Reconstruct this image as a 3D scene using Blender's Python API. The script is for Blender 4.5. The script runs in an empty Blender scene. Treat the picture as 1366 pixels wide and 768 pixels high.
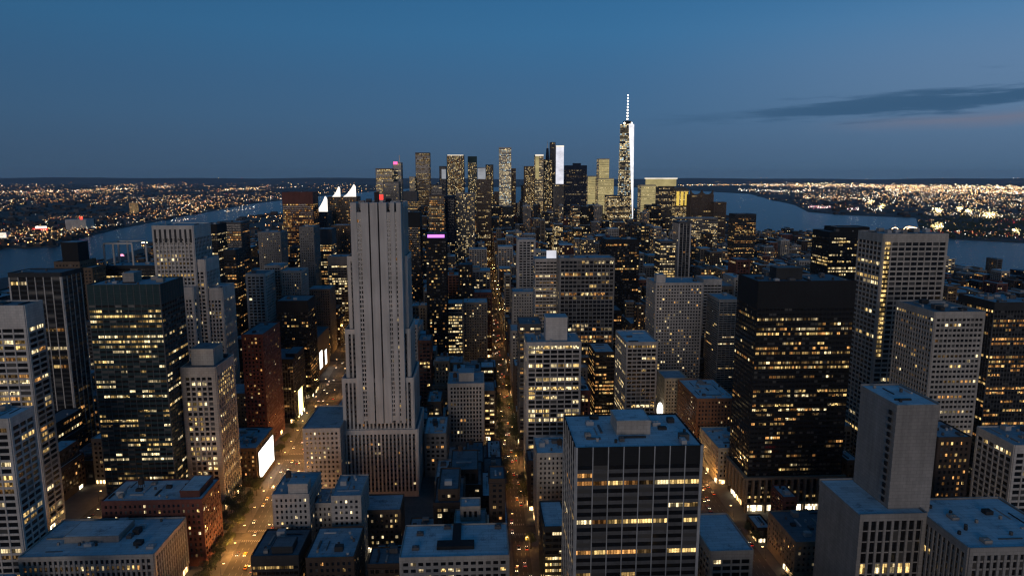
import bpy, math, random, time
from mathutils import Vector, noise
T0 = time.time()
rng = random.Random(11)
sc = bpy.context.scene
COL = sc.collection
# ------------------------------------------------------------------ camera geometry (photo pixels -> world rays)
PW, PH, FPX, HOR, CAMZ, VPU = 1366.0, 768.0, 920.0, 236.0, 260.0, 638.0
PIT = math.atan((PH/2-HOR)/FPX)
YAW = math.atan((PW/2-VPU)*math.cos(PIT)/FPX)
FW = Vector((math.sin(YAW)*math.cos(PIT), math.cos(YAW)*math.cos(PIT), -math.sin(PIT)))
RT = Vector((math.cos(YAW), -math.sin(YAW), 0))
UP = RT.cross(FW)
EYE = Vector((0, 0, CAMZ))
def ray(u, v): return FW + RT*((u-PW/2)/FPX) + UP*((PH/2-v)/FPX)
def at_y(u, v, y):
    d = ray(u, v); t = y/d.y
    return EYE + d*t
def gp(u, v, z=0.0):
    d = ray(u, v); t = (z-CAMZ)/d.z
    p = EYE + d*t
    return (p.x, p.y)
def proj(x, y, z):
    p = Vector((x, y, z))-EYE
    w = max(p.dot(FW), 1.0)
    return (PW/2+FPX*p.dot(RT)/w, PH/2-FPX*p.dot(UP)/w)

# ------------------------------------------------------------------ materials
MATS = {}
def new_mat(name):
    m = bpy.data.materials.new(name); m.use_nodes = True
    nt = m.node_tree; nt.nodes.clear()
    out = nt.nodes.new('ShaderNodeOutputMaterial')
    MATS[name] = m
    return m, nt, out
def N(nt, typ, **kw):
    n = nt.nodes.new(typ)
    for k, v in kw.items():
        if k in n.inputs: n.inputs[k].default_value = v
        else: setattr(n, k, v)
    return n
def noise_pos(nt, scale, detail=3.0, rough=.55):
    g = N(nt, 'ShaderNodeNewGeometry'); mp = N(nt, 'ShaderNodeMapping')
    mp.inputs['Scale'].default_value = scale
    nt.links.new(g.outputs['Position'], mp.inputs['Vector'])
    nz = N(nt, 'ShaderNodeTexNoise', Scale=1.0, Detail=detail, Roughness=rough)
    nt.links.new(mp.outputs[0], nz.inputs['Vector'])
    return nz
def wall_mat(name, col, rough=.85, var=.25, streak=True, spec=.3, metal=0.0, joints=True):
    m, nt, out = new_mat(name)
    b = N(nt, 'ShaderNodeBsdfPrincipled', Roughness=rough, Metallic=metal)
    b.inputs['Specular IOR Level'].default_value = spec
    n1 = noise_pos(nt, (.35, .35, .03) if streak else (.25, .25, .25))
    n2 = noise_pos(nt, (.05, .05, .04), 2.0)
    mx = N(nt, 'ShaderNodeMath', operation='ADD'); nt.links.new(n1.outputs['Fac'], mx.inputs[0]); nt.links.new(n2.outputs['Fac'], mx.inputs[1])
    mr = N(nt, 'ShaderNodeMapRange'); mr.inputs['From Min'].default_value = .6; mr.inputs['From Max'].default_value = 1.4
    mr.inputs['To Min'].default_value = 1-var; mr.inputs['To Max'].default_value = 1+var
    nt.links.new(mx.outputs[0], mr.inputs['Value'])
    vm = N(nt, 'ShaderNodeVectorMath', operation='SCALE'); vm.inputs[0].default_value = col
    nt.links.new(mr.outputs[0], vm.inputs['Scale'])
    if streak and joints:      # cladding joints and courses
        g = N(nt, 'ShaderNodeNewGeometry'); sx = N(nt, 'ShaderNodeSeparateXYZ'); nt.links.new(g.outputs['Position'], sx.inputs[0])
        ad = N(nt, 'ShaderNodeMath', operation='ADD'); nt.links.new(sx.outputs[0], ad.inputs[0]); nt.links.new(sx.outputs[1], ad.inputs[1])
        cb = N(nt, 'ShaderNodeCombineXYZ'); nt.links.new(ad.outputs[0], cb.inputs[0]); nt.links.new(sx.outputs[2], cb.inputs[1])
        br = N(nt, 'ShaderNodeTexBrick'); br.inputs['Scale'].default_value = 1.0; br.inputs['Brick Width'].default_value = 3.4; br.inputs['Row Height'].default_value = 1.9; br.inputs['Mortar Size'].default_value = .09
        br.inputs['Color1'].default_value = (1, 1, 1, 1); br.inputs['Color2'].default_value = (.86, .87, .88, 1); br.inputs['Mortar'].default_value = (.66, .66, .66, 1)
        nt.links.new(cb.outputs[0], br.inputs['Vector'])
        v2 = N(nt, 'ShaderNodeVectorMath', operation='MULTIPLY'); nt.links.new(vm.outputs[0], v2.inputs[0]); nt.links.new(br.outputs[0], v2.inputs[1]); vm = v2
    nt.links.new(vm.outputs[0], b.inputs['Base Color']); nt.links.new(b.outputs[0], out.inputs[0])
    return m
def roof_mat(name, col, dark):     # tar roof: stained patches, seams between the sheets
    m, nt, out = new_mat(name)
    b = N(nt, 'ShaderNodeBsdfPrincipled', Roughness=.75)
    n1 = noise_pos(nt, (.11, .11, .11), 9.0, .68); n2 = noise_pos(nt, (1.1, 1.1, 1.1), 4.0, .7)
    ad = N(nt, 'ShaderNodeMath', operation='MULTIPLY_ADD'); nt.links.new(n2.outputs['Fac'], ad.inputs[0]); ad.inputs[1].default_value = .35; nt.links.new(n1.outputs['Fac'], ad.inputs[2])
    cr = N(nt, 'ShaderNodeValToRGB'); e = cr.color_ramp.elements
    e[0].position = .50; e[0].color = (*[x*.7 for x in dark], 1); e[1].position = .74; e[1].color = (*col, 1)
    x = e.new(.60); x.color = (*[(p*.35+q*.65) for p, q in zip(dark, col)], 1)
    br = N(nt, 'ShaderNodeTexBrick'); br.inputs['Scale'].default_value = 1.0; br.inputs['Brick Width'].default_value = 9.0; br.inputs['Row Height'].default_value = 3.0; br.inputs['Mortar Size'].default_value = .12
    br.inputs['Color1'].default_value = (1, 1, 1, 1); br.inputs['Color2'].default_value = (.82, .82, .82, 1); br.inputs['Mortar'].default_value = (.55, .55, .55, 1)
    g = N(nt, 'ShaderNodeNewGeometry'); nt.links.new(g.outputs['Position'], br.inputs['Vector'])
    mu = N(nt, 'ShaderNodeMix', data_type='RGBA', blend_type='MULTIPLY'); mu.inputs[0].default_value = 1.0
    nt.links.new(ad.outputs[0], cr.inputs[0]); nt.links.new(cr.outputs[0], mu.inputs[6]); nt.links.new(br.outputs[0], mu.inputs[7])
    nt.links.new(mu.outputs[2], b.inputs['Base Color']); nt.links.new(b.outputs[0], out.inputs[0])
    return m
def lit_mat(name, col, s, sample='NONE', vary=True, pitch=1.45, soft=False):
    m, nt, out = new_mat(name)
    e = N(nt, 'ShaderNodeEmission'); e.inputs['Color'].default_value = (*col, 1)
    if vary:   # mullions, blinds and furniture break the even glow of a lit room
        g = N(nt, 'ShaderNodeNewGeometry'); sx = N(nt, 'ShaderNodeSeparateXYZ'); nt.links.new(g.outputs['Position'], sx.inputs[0])
        def M(op, a, b):
            n = N(nt, 'ShaderNodeMath', operation=op)
            for i, x in enumerate((a, b)):
                if isinstance(x, (int, float)): n.inputs[i].default_value = x
                else: nt.links.new(x, n.inputs[i])
            return n.outputs[0]
        h = M('DIVIDE', M('ADD', sx.outputs[0], sx.outputs[1]), pitch); fr = M('FRACT', h, 0.0)
        bar = M('GREATER_THAN', fr, .16)
        cv = N(nt, 'ShaderNodeCombineXYZ'); nt.links.new(M('FLOOR', h, 0.0), cv.inputs[0]); nt.links.new(M('FLOOR', M('DIVIDE', sx.outputs[2], 3.6), 0.0), cv.inputs[1])
        wn = N(nt, 'ShaderNodeTexWhiteNoise', noise_dimensions='2D'); nt.links.new(cv.outputs[0], wn.inputs['Vector'])
        n1 = noise_pos(nt, (.9, .9, 1.3), 2.0, .8)
        k = M('MULTIPLY', M('ADD', M('MULTIPLY', M('POWER', wn.outputs['Value'], 1.8), 1.9), .08), M('MULTIPLY', M('ADD', n1.outputs['Fac'], -.12), 2.4))
        nt.links.new(M('MULTIPLY', M('MULTIPLY', k, bar), s), e.inputs['Strength'])
    elif soft:
        n1 = noise_pos(nt, (.03, .03, .05), 4.0, .6); mr = N(nt, 'ShaderNodeMapRange'); mr.inputs['From Min'].default_value = .3; mr.inputs['From Max'].default_value = .7
        mr.inputs['To Min'].default_value = s*.7; mr.inputs['To Max'].default_value = s*1.15
        nt.links.new(n1.outputs['Fac'], mr.inputs['Value']); nt.links.new(mr.outputs[0], e.inputs['Strength'])
    else: e.inputs['Strength'].default_value = s
    nt.links.new(e.outputs[0], out.inputs[0])
    m.cycles.emission_sampling = sample
    return m
for nm, col in dict(white=(.47, .44, .41), pale=(.37, .34, .305), stone=(.40, .37, .34), grey=(.19, .18, .17), concrete=(.25, .235, .22),
                    tan=(.22, .175, .13), brown=(.12, .085, .06), darkbrown=(.06, .042, .032), brick=(.17, .075, .05), redbrown=(.13, .05, .04),
                    orangebrick=(.27, .13, .07), slate=(.085, .085, .088), dark=(.03, .032, .035), black=(.012, .013, .015), greendark=(.02, .045, .05),
                    navy=(.012, .022, .045), warmpale=(.50, .44, .33)).items():
    wall_mat(nm, col)
wall_mat('ribstone', (.44, .415, .39), joints=False)
wall_mat('bronze', (.05, .038, .03), .45, .2, True, .5)
wall_mat('steel', (.45, .45, .46), .5, .15, True, .5)
wall_mat('metalgrey', (.3, .31, .32), .6, .3, False)
wall_mat('asphalt', (.055, .053, .05), .9, .3, False)
wall_mat('pavement', (.10, .097, .092), .9, .25, False)
wall_mat('ground', (.06, .06, .06), .9, .3, False)
wall_mat('paint', (.2, .2, .19), .8, .2, False)
wall_mat('farland', (.045, .05, .05), .95, .5, False)
wall_mat('hill', (.03, .036, .036), .95, .3, False)
wall_mat('bark', (.06, .045, .035), .95)
roof_mat('roof_pale', (.38, .50, .56), (.25, .33, .38)); roof_mat('roof_mid', (.22, .32, .38), (.12, .18, .22)); roof_mat('roof_dark', (.09, .13, .16), (.035, .05, .06))
def glass_mat(name, col, rough):
    m, nt, out = new_mat(name)
    b = N(nt, 'ShaderNodeBsdfPrincipled', Roughness=rough); b.inputs['Base Color'].default_value = (*col, 1)
    b.inputs['Specular IOR Level'].default_value = .6
    n1 = noise_pos(nt, (.2, .2, .3), 1.0)
    bp = N(nt, 'ShaderNodeBump', Strength=.05, Distance=.4); nt.links.new(n1.outputs['Fac'], bp.inputs['Height'])
    nt.links.new(bp.outputs[0], b.inputs['Normal']); nt.links.new(b.outputs[0], out.inputs[0])
glass_mat('pane', (.010, .010, .011), .15); glass_mat('pane_blind', (.06, .058, .055), .3); glass_mat('carglass', (.01, .012, .015), .1)
LIT = ['lit_yellow', 'lit_yellow_soft', 'lit_pale', 'lit_pale_soft', 'lit_orange', 'lit_orange_soft', 'lit_dim', 'lit_cool']
for nm, c, s in zip(LIT, [(1, .66, .24), (1, .62, .22), (1, .78, .42), (1, .76, .42), (1, .47, .14), (1, .44, .13), (1, .6, .25), (.75, .95, 1)],
                    [1.05, .42, 1.35, .5, .8, .28, .1, .9]): lit_mat(nm, c, s)
WM = ['pane', 'pane_blind']+LIT                              # window material slots
lit_mat('shop', (1, .62, .25), 4.5, 'AUTO'); lit_mat('shop_pale', (1, .8, .5), 5.0, 'AUTO')
lit_mat('screen_white', (1, .95, .85), 4.0, 'AUTO', False, soft=True); lit_mat('screen_yellow', (1, .82, .3), 4.0, 'AUTO', False, soft=True)
lit_mat('sign_purple', (.72, .25, 1), 1.5, 'NONE', False); lit_mat('sign_pink', (1, .12, .35), 2.0, 'NONE', False); lit_mat('sign_red', (1, .06, .05), 1.5, 'NONE', False)
lit_mat('flood_white', (1, .88, .72), 1.15, 'NONE', False, soft=True); lit_mat('flood_yellow', (1, .82, .38), .42, 'NONE', False, soft=True); lit_mat('flood_gold', (1, .68, .12), .9, 'NONE', False, soft=True)  # light on floodlit faces is put into their material as emission
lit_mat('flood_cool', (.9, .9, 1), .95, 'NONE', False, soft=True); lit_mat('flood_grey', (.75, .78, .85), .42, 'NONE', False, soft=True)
lit_mat('dot_white', (1, .9, .75), 13, 'NONE', False); lit_mat('dot_warm', (1, .62, .25), 9, 'NONE', False); lit_mat('dot_orange', (1, .42, .12), 5.5, 'NONE', False)
lit_mat('dot_red', (1, .05, .03), 3, 'NONE', False); lit_mat('dot_pink', (1, .3, .5), 4, 'NONE', False); lit_mat('dot_bright', (1, .8, .45), 24, 'AUTO', False)
lit_mat('lamp_glow', (1, .6, .25), 9, 'NONE', False); lit_mat('head_glow', (1, .85, .6), 9, 'NONE', False); lit_mat('tail_glow', (1, .04, .02), 3.5, 'NONE', False)
wall_mat('trunkgrey', (.05, .04, .03))
m, nt, out = new_mat('foliage')
b = N(nt, 'ShaderNodeBsdfPrincipled', Roughness=.8); n1 = noise_pos(nt, (.7, .7, .7), 2)
cr = N(nt, 'ShaderNodeValToRGB'); cr.color_ramp.elements[0].color = (.02, .03, .012, 1); cr.color_ramp.elements[1].color = (.06, .08, .03, 1)
nt.links.new(n1.outputs['Fac'], cr.inputs[0]); nt.links.new(cr.outputs[0], b.inputs['Base Color']); nt.links.new(b.outputs[0], out.inputs[0])
m, nt, out = new_mat('water')
b = N(nt, 'ShaderNodeBsdfPrincipled', Roughness=.2); b.inputs['Base Color'].default_value = (.006, .03, .055, 1); b.inputs['IOR'].default_value = 1.33
n1 = noise_pos(nt, (.010, .03, .05), 7.0, .7)
bp = N(nt, 'ShaderNodeBump', Strength=.7, Distance=9.0); nt.links.new(n1.outputs['Fac'], bp.inputs['Height'])
nt.links.new(bp.outputs[0], b.inputs['Normal']); nt.links.new(b.outputs[0], out.inputs[0])
for nm, col in dict(car_white=(.7, .7, .7), car_black=(.02, .02, .022), car_silver=(.35, .36, .37), car_yellow=(.65, .4, .03), car_red=(.3, .03, .03)).items():
    m, nt, out = new_mat(nm); b = N(nt, 'ShaderNodeBsdfPrincipled', Roughness=.35); b.inputs['Base Color'].default_value = (*col, 1); nt.links.new(b.outputs[0], out.inputs[0])

# ------------------------------------------------------------------ mesh builder and object helpers
class MB:
    def __init__(s): s.v = []; s.f = []; s.m = []
    def box(s, x0, x1, y0, y1, z0, z1, m=0):
        n = len(s.v)
        s.v += [(x0, y0, z0), (x1, y0, z0), (x1, y1, z0), (x0, y1, z0), (x0, y0, z1), (x1, y0, z1), (x1, y1, z1), (x0, y1, z1)]
        s.f += [(n, n+3, n+2, n+1), (n+4, n+5, n+6, n+7), (n, n+1, n+5, n+4), (n+1, n+2, n+6, n+5), (n+2, n+3, n+7, n+6), (n+3, n, n+4, n+7)]
        s.m += [m]*6
    def poly(s, pts, m=0):
        n = len(s.v); s.v += [tuple(p) for p in pts]; s.f.append(tuple(range(n, n+len(pts)))); s.m.append(m)
    def prism(s, pts, z0, z1, m=0):      # pts counter-clockwise
        n = len(s.v); k = len(pts)
        s.v += [(x, y, z0) for x, y in pts]+[(x, y, z1) for x, y in pts]
        s.f += [tuple(range(n+k-1, n-1, -1)), tuple(range(n+k, n+2*k))]; s.m += [m]*2
        for i in range(k):
            j = (i+1) % k; s.f.append((n+i, n+j, n+k+j, n+k+i)); s.m.append(m)
    def hull(s, b, t, z0, z1, m=0):      # bottom and top outlines of equal length
        n = len(s.v); k = len(b)
        s.v += [(x, y, z0) for x, y in b]+[(x, y, z1) for x, y in t]
        s.f += [tuple(range(n+k-1, n-1, -1)), tuple(range(n+k, n+2*k))]; s.m += [m]*2
        for i in range(k):
            j = (i+1) % k; s.f.append((n+i, n+j, n+k+j, n+k+i)); s.m.append(m)
    def cyl(s, x, y, z0, z1, r0, r1, k=10, m=0):
        a = [2*math.pi*i/k for i in range(k)]
        s.hull([(x+r0*math.cos(t), y+r0*math.sin(t)) for t in a], [(x+r1*math.cos(t), y+r1*math.sin(t)) for t in a], z0, z1, m)
    def bar(s, p, q, r, m=0):            # a square bar between two points
        p = Vector(p); q = Vector(q); d = (q-p).normalized()
        a = d.orthogonal().normalized()*r; b = d.cross(a).normalized()*r
        n = len(s.v)
        s.v += [tuple(c+e) for c in (p, q) for e in (a+b, b-a, -a-b, a-b)]
        s.f += [(n, n+1, n+2, n+3), (n+7, n+6, n+5, n+4)]+[(n+i, n+4+i, n+4+(i+1) % 4, n+(i+1) % 4) for i in range(4)]; s.m += [m]*6
    def obj(s, name, mats, parent=None, org=(0, 0, 0)):
        if not s.f: return None
        me = bpy.data.meshes.new(name); ox, oy, oz = org
        me.from_pydata([(x-ox, y-oy, z-oz) for x, y, z in s.v], [], s.f)
        if isinstance(mats, str): mats = [mats]
        for k in mats: me.materials.append(MATS[k])
        if len(mats) > 1: me.polygons.foreach_set('material_index', s.m)
        me.update()
        o = bpy.data.objects.new(name, me); COL.objects.link(o)
        if parent: o.parent = parent
        else: o.location = org
        return o
def empty(name, loc):
    o = bpy.data.objects.new(name, None); o.location = loc; o.empty_display_size = 1; COL.objects.link(o); return o
def tag(o, label, cat, group=None, kind=None):
    if label: o['label'] = label
    if cat: o['category'] = cat
    if group: o['group'] = group
    if kind: o['kind'] = kind
    return o
QUAD = {}
def quad_mesh(matname):
    if matname not in QUAD:
        me = bpy.data.meshes.new('window'); me.from_pydata([(-.5, 0, -.5), (.5, 0, -.5), (.5, 0, .5), (-.5, 0, .5)], [], [(0, 1, 2, 3)])
        me.materials.append(MATS[matname]); QUAD[matname] = me
    return QUAD[matname]

# ------------------------------------------------------------------ facades
# bay, fh floor height, pw pier width, sh spandrel height, pp/sp how far piers/spandrels stand out, tb blank top, cw corner width
STY = dict(
    grid=dict(bay=3.2, fh=3.9, pw=.8, sh=1.8, pp=.45, sp=.3, tb=2.5, cw=1.0, lit='rows', p=.3),
    biggrid=dict(bay=5.2, fh=4.1, pw=.9, sh=1.5, pp=.6, sp=.4, tb=5, cw=1.4, lit='rows', p=.35),
    piers=dict(bay=3.0, fh=3.9, pw=1.3, sh=1.5, pp=.7, sp=.15, tb=3, cw=1.6, lit='rows', p=.25),
    punched=dict(bay=3.2, fh=3.7, pw=1.7, sh=1.9, pp=.25, sp=.22, tb=2.5, cw=1.2, lit='spots', p=.13),
    bands=dict(bay=4.4, fh=3.9, pw=.5, sh=2.0, pp=.12, sp=.4, tb=3, cw=.5, lit='rows', p=.35),
    curtain=dict(bay=2.7, fh=3.7, pw=.4, sh=1.9, pp=.2, sp=.06, tb=6, cw=.4, lit='rows', p=.3),
    widecurtain=dict(bay=7.4, fh=4.2, pw=.7, sh=1.5, pp=.55, sp=.12, tb=8, cw=.9, lit='rows', p=.3),
)
FACES = {'F': (0, -1), 'K': (0, 1), 'L': (-1, 0), 'R': (1, 0)}
def put(mb, fc, r, a0, a1, o0, o1, z0, z1, m=0):
    x0, x1, y0, y1 = r
    if fc == 'F': mb.box(a0, a1, y0-o1, y0-o0, z0, z1, m)
    elif fc == 'K': mb.box(a0, a1, y1+o0, y1+o1, z0, z1, m)
    elif fc == 'L': mb.box(x0-o1, x0-o0, a0, a1, z0, z1, m)
    else: mb.box(x1+o0, x1+o1, a0, a1, z0, z1, m)
def lit_pattern(nf, nb, mode, p, rg, pal):
    out = {}
    for f in range(nf):
        if mode == 'rows':
            q = rg.random(); on = .86 if q < p*.4 else (.45 if q < p else .05)
            k = rg.choice(pal); run = rg.random() < on; stay = .66
            for b in range(nb):
                if rg.random() > stay: run = rg.random() < on
                if run and rg.random() < .93: out[(f, b)] = k if rg.random() < .5 else rg.choice(pal)
        elif mode == 'spots':
            fl = rg.uniform(.4, 1.6)*p
            for b in range(nb):
                if rg.random() < fl: out[(f, b)] = rg.choice(pal)
        elif mode == 'all':
            for b in range(nb):
                if rg.random() < p: out[(f, b)] = rg.choice(pal)
    return out
PAL_OFFICE = [2, 2, 3, 3, 4, 5, 5, 6, 7, 8, 8]           # slots in WM
PAL_HOME = [2, 3, 3, 4, 5, 6, 7, 7, 8, 8]
PAL_ORANGE = [6, 6, 7, 2, 3, 7]
PAL_BRIGHT = [2, 4, 2, 4, 5]
def facade(wallmb, cells, r, z0, z1, st, rg, faces='FLR', blank='', zlow=None, panes_from=0.0):
    x0, x1, y0, y1 = r
    tb, fh, sh, pw = st['tb'], st['fh'], st['sh'], st['pw']
    full = st.get('pfull'); off = (st['sp'] if full else max(st['pp'], st['sp']))+.04; zp = z1+(.95 if full else -tb)
    zl = z0 if zlow is None else zlow
    nf = max(1, int((z1-tb-zl)/fh)); fh = (z1-tb-zl)/nf
    wallmb.box(x0, x1, y0, y1, z0, z1, 0)
    for fc in 'FLRK':
        if fc in blank: continue
        A0, A1 = (x0, x1) if fc in 'FK' else (y0, y1)
        put(wallmb, fc, r, A0, A1, 0, off, z1-tb, z1+.9, st.get('ti', 0))      # blank top band with parapet
        if fc not in faces: continue
        cw = min(st['cw'], (A1-A0)*.2)
        a0, a1 = A0+cw, A1-cw
        nb = max(1, round((a1-a0)/st['bay'])); bw = (a1-a0)/nb
        put(wallmb, fc, r, A0-.01 if fc in 'FK' else A0, A0+cw+pw*.3, 0, st['pp'], zl, zp, st.get('pi', 0))
        put(wallmb, fc, r, A1-cw-pw*.3, A1+.01 if fc in 'FK' else A1, 0, st['pp'], zl, zp, st.get('pi', 0))
        for i in range(1, nb): put(wallmb, fc, r, a0+i*bw-pw/2, a0+i*bw+pw/2, 0, st['pp'], zl, zp, st.get('pi', 0))
        if sh > 0:
            for f in range(nf): put(wallmb, fc, r, a0, a1, 0, st['sp'], zl+f*fh, zl+f*fh+sh, st.get('si', 0))
        lit = lit_pattern(nf, nb, st['lit'], st['p']*(1.0 if fc == 'F' else st.get('side', .8)), rg, st.get('pal', PAL_OFFICE))
        for f in range(nf):
            zc0, zc1 = zl+f*fh+sh, zl+(f+1)*fh-.02
            if zc1 < panes_from: continue
            for b in range(nb):
                k = lit.get((f, b))
                if k is None: k = 1 if rg.random() < .16 else 0
                cells.append((fc, r, a0+b*bw+pw/2, a0+(b+1)*bw-pw/2, zc0, zc1, k))
def cell_geo(c):
    fc, r, a0, a1, z0, z1, k = c
    x0, x1, y0, y1 = r
    if fc == 'F': return ((a0, y0-.05), (a1, y0-.05))
    if fc == 'K': return ((a1, y1+.05), (a0, y1+.05))
    if fc == 'L': return ((x0-.05, a1), (x0-.05, a0))
    return ((x1+.05, a0), (x1+.05, a1))
def emit_panes(cells, parent, org, single=100):
    """The panes that show largest become windows of their own, the rest of a facade one part."""
    def size(c):
        (xa, ya), (xb, yb) = cell_geo(c); z0, z1 = c[4], c[5]
        n = FACES[c[0]]; mx, my, mz = (xa+xb)/2, (ya+yb)/2, (z0+z1)/2
        d = Vector((mx, my, mz))-EYE
        u, v = proj(mx, my, mz)
        if not (-4 < u < PW+4 and -4 < v < PH+4): return 0
        dot = -(d.x*n[0]+d.y*n[1])/d.length
        return max(0, dot)*(z1-z0)*math.hypot(xb-xa, yb-ya)/d.length_squared
    if single:
        order = sorted(range(len(cells)), key=lambda i: -size(cells[i])); own = set(order[:single])
    else: own = set()
    mb = MB()
    for i, c in enumerate(cells):
        (xa, ya), (xb, yb) = cell_geo(c); z0, z1, k = c[4], c[5], c[6]
        if i in own:
            o = bpy.data.objects.new('window', quad_mesh(WM[k])); COL.objects.link(o); o.parent = parent
            o.location = ((xa+xb)/2-org[0], (ya+yb)/2-org[1], (z0+z1)/2-org[2]); o.scale = (math.hypot(xb-xa, yb-ya), 1, z1-z0)
            o.rotation_euler = (0, 0, {'F': 0, 'K': math.pi, 'L': -math.pi/2, 'R': math.pi/2}[c[0]])
        else: mb.poly([(xa, ya, z0), (xb, yb, z0), (xb, yb, z1), (xa, ya, z1)], k)
    o = mb.obj('windows', WM, parent, org)
    if o: o['kind'] = 'stuff'

def roof_parts(root, org, r, z, roofm, rg, near, tank=False, units=True, avoid=None):
    x0, x1, y0, y1 = r
    mb = MB(); i = .5
    mb.box(x0+i, x1-i, y0+i, y1-i, z-.05, z+.14)
    ro = mb.obj('roof', roofm, root, org)
    W, D = x1-x0, y1-y0
    if not units or W < 9 or D < 9: return ro
    n = int(min(34, 6+W*D/75)) if near else int(min(4, 1+W*D/500))
    one = MB(); done = list(avoid or [])
    for _ in range(n):
        kind = rg.choice(['roof_unit', 'roof_unit', 'duct', 'duct', 'roof_vent', 'roof_vent', 'roof_pipe', 'stair_bulkhead'])
        w, d, h = {'roof_unit': (rg.uniform(2.5, 6), rg.uniform(2.5, 5), rg.uniform(1.4, 2.8)), 'duct': (rg.uniform(7, 12), 1.1, .9), 'roof_vent': (1.2, 1.2, 1.4), 'roof_pipe': (rg.uniform(8, 16), .5, .5),
                   'stair_bulkhead': (4, 5, 3.2)}[kind]
        if rg.random() < .5: w, d = d, w
        if w > W-4 or d > D-4: continue
        x = rg.uniform(x0+2+w/2, x1-2-w/2); y = rg.uniform(y0+2+d/2, y1-2-d/2)
        b = (x-w/2-.4, x+w/2+.4, y-d/2-.4, y+d/2+.4)
        if any(b[0] < q[1] and q[0] < b[1] and b[2] < q[3] and q[2] < b[3] for q in done): continue
        done.append(b)
        t = MB() if near else one
        t.box(x-w/2, x+w/2, y-d/2, y+d/2, z+.1, z+.1+h)
        if kind == 'roof_vent' and near: t.cyl(x, y, z+.1+h, z+.5+h, .9, .8, 8)
        if kind == 'roof_unit' and near: t.cyl(x-w*.2, y, z+.1+h, z+.4+h, min(w, d)*.2, min(w, d)*.18, 8); t.cyl(x+w*.2, y, z+.1+h, z+.4+h, min(w, d)*.2, min(w, d)*.18, 8)
        if near: t.obj(kind, rg.choice(['metalgrey', 'slate', 'dark', 'concrete']), ro, org)
    if not near:
        if one.f:
            n0 = len(one.f)//6
            for j in range(n0):
                t = MB(); t.v = one.v[8*j:8*j+8]; t.f = [tuple(a-8*j for a in f) for f in one.f[6*j:6*j+6]]; t.m = one.m[6*j:6*j+6]
                t.obj('roof_unit', ('metalgrey', 'slate', 'dark')[j % 3], ro, org)
    if tank:
        for _ in range(8):
            x, y = rg.uniform(x0+4, x1-4), rg.uniform(y0+4, y1-4)
            b = (x-2.4, x+2.4, y-2.4, y+2.4)
            if any(b[0] < q[1] and q[0] < b[1] and b[2] < q[3] and q[2] < b[3] for q in done): continue
            t = MB()
            for sx in (-1.3, 1.3):
                for sy in (-1.3, 1.3): t.box(x+sx-.12, x+sx+.12, y+sy-.12, y+sy+.12, z+.1, z+3)
            t.cyl(x, y, z+3, z+6.6, 2.0, 2.0, 14); t.cyl(x, y, z+6.6, z+8, 2.15, .1, 14)
            t.obj('water_tank', 'darkbrown', ro, org); break
    return ro

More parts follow.
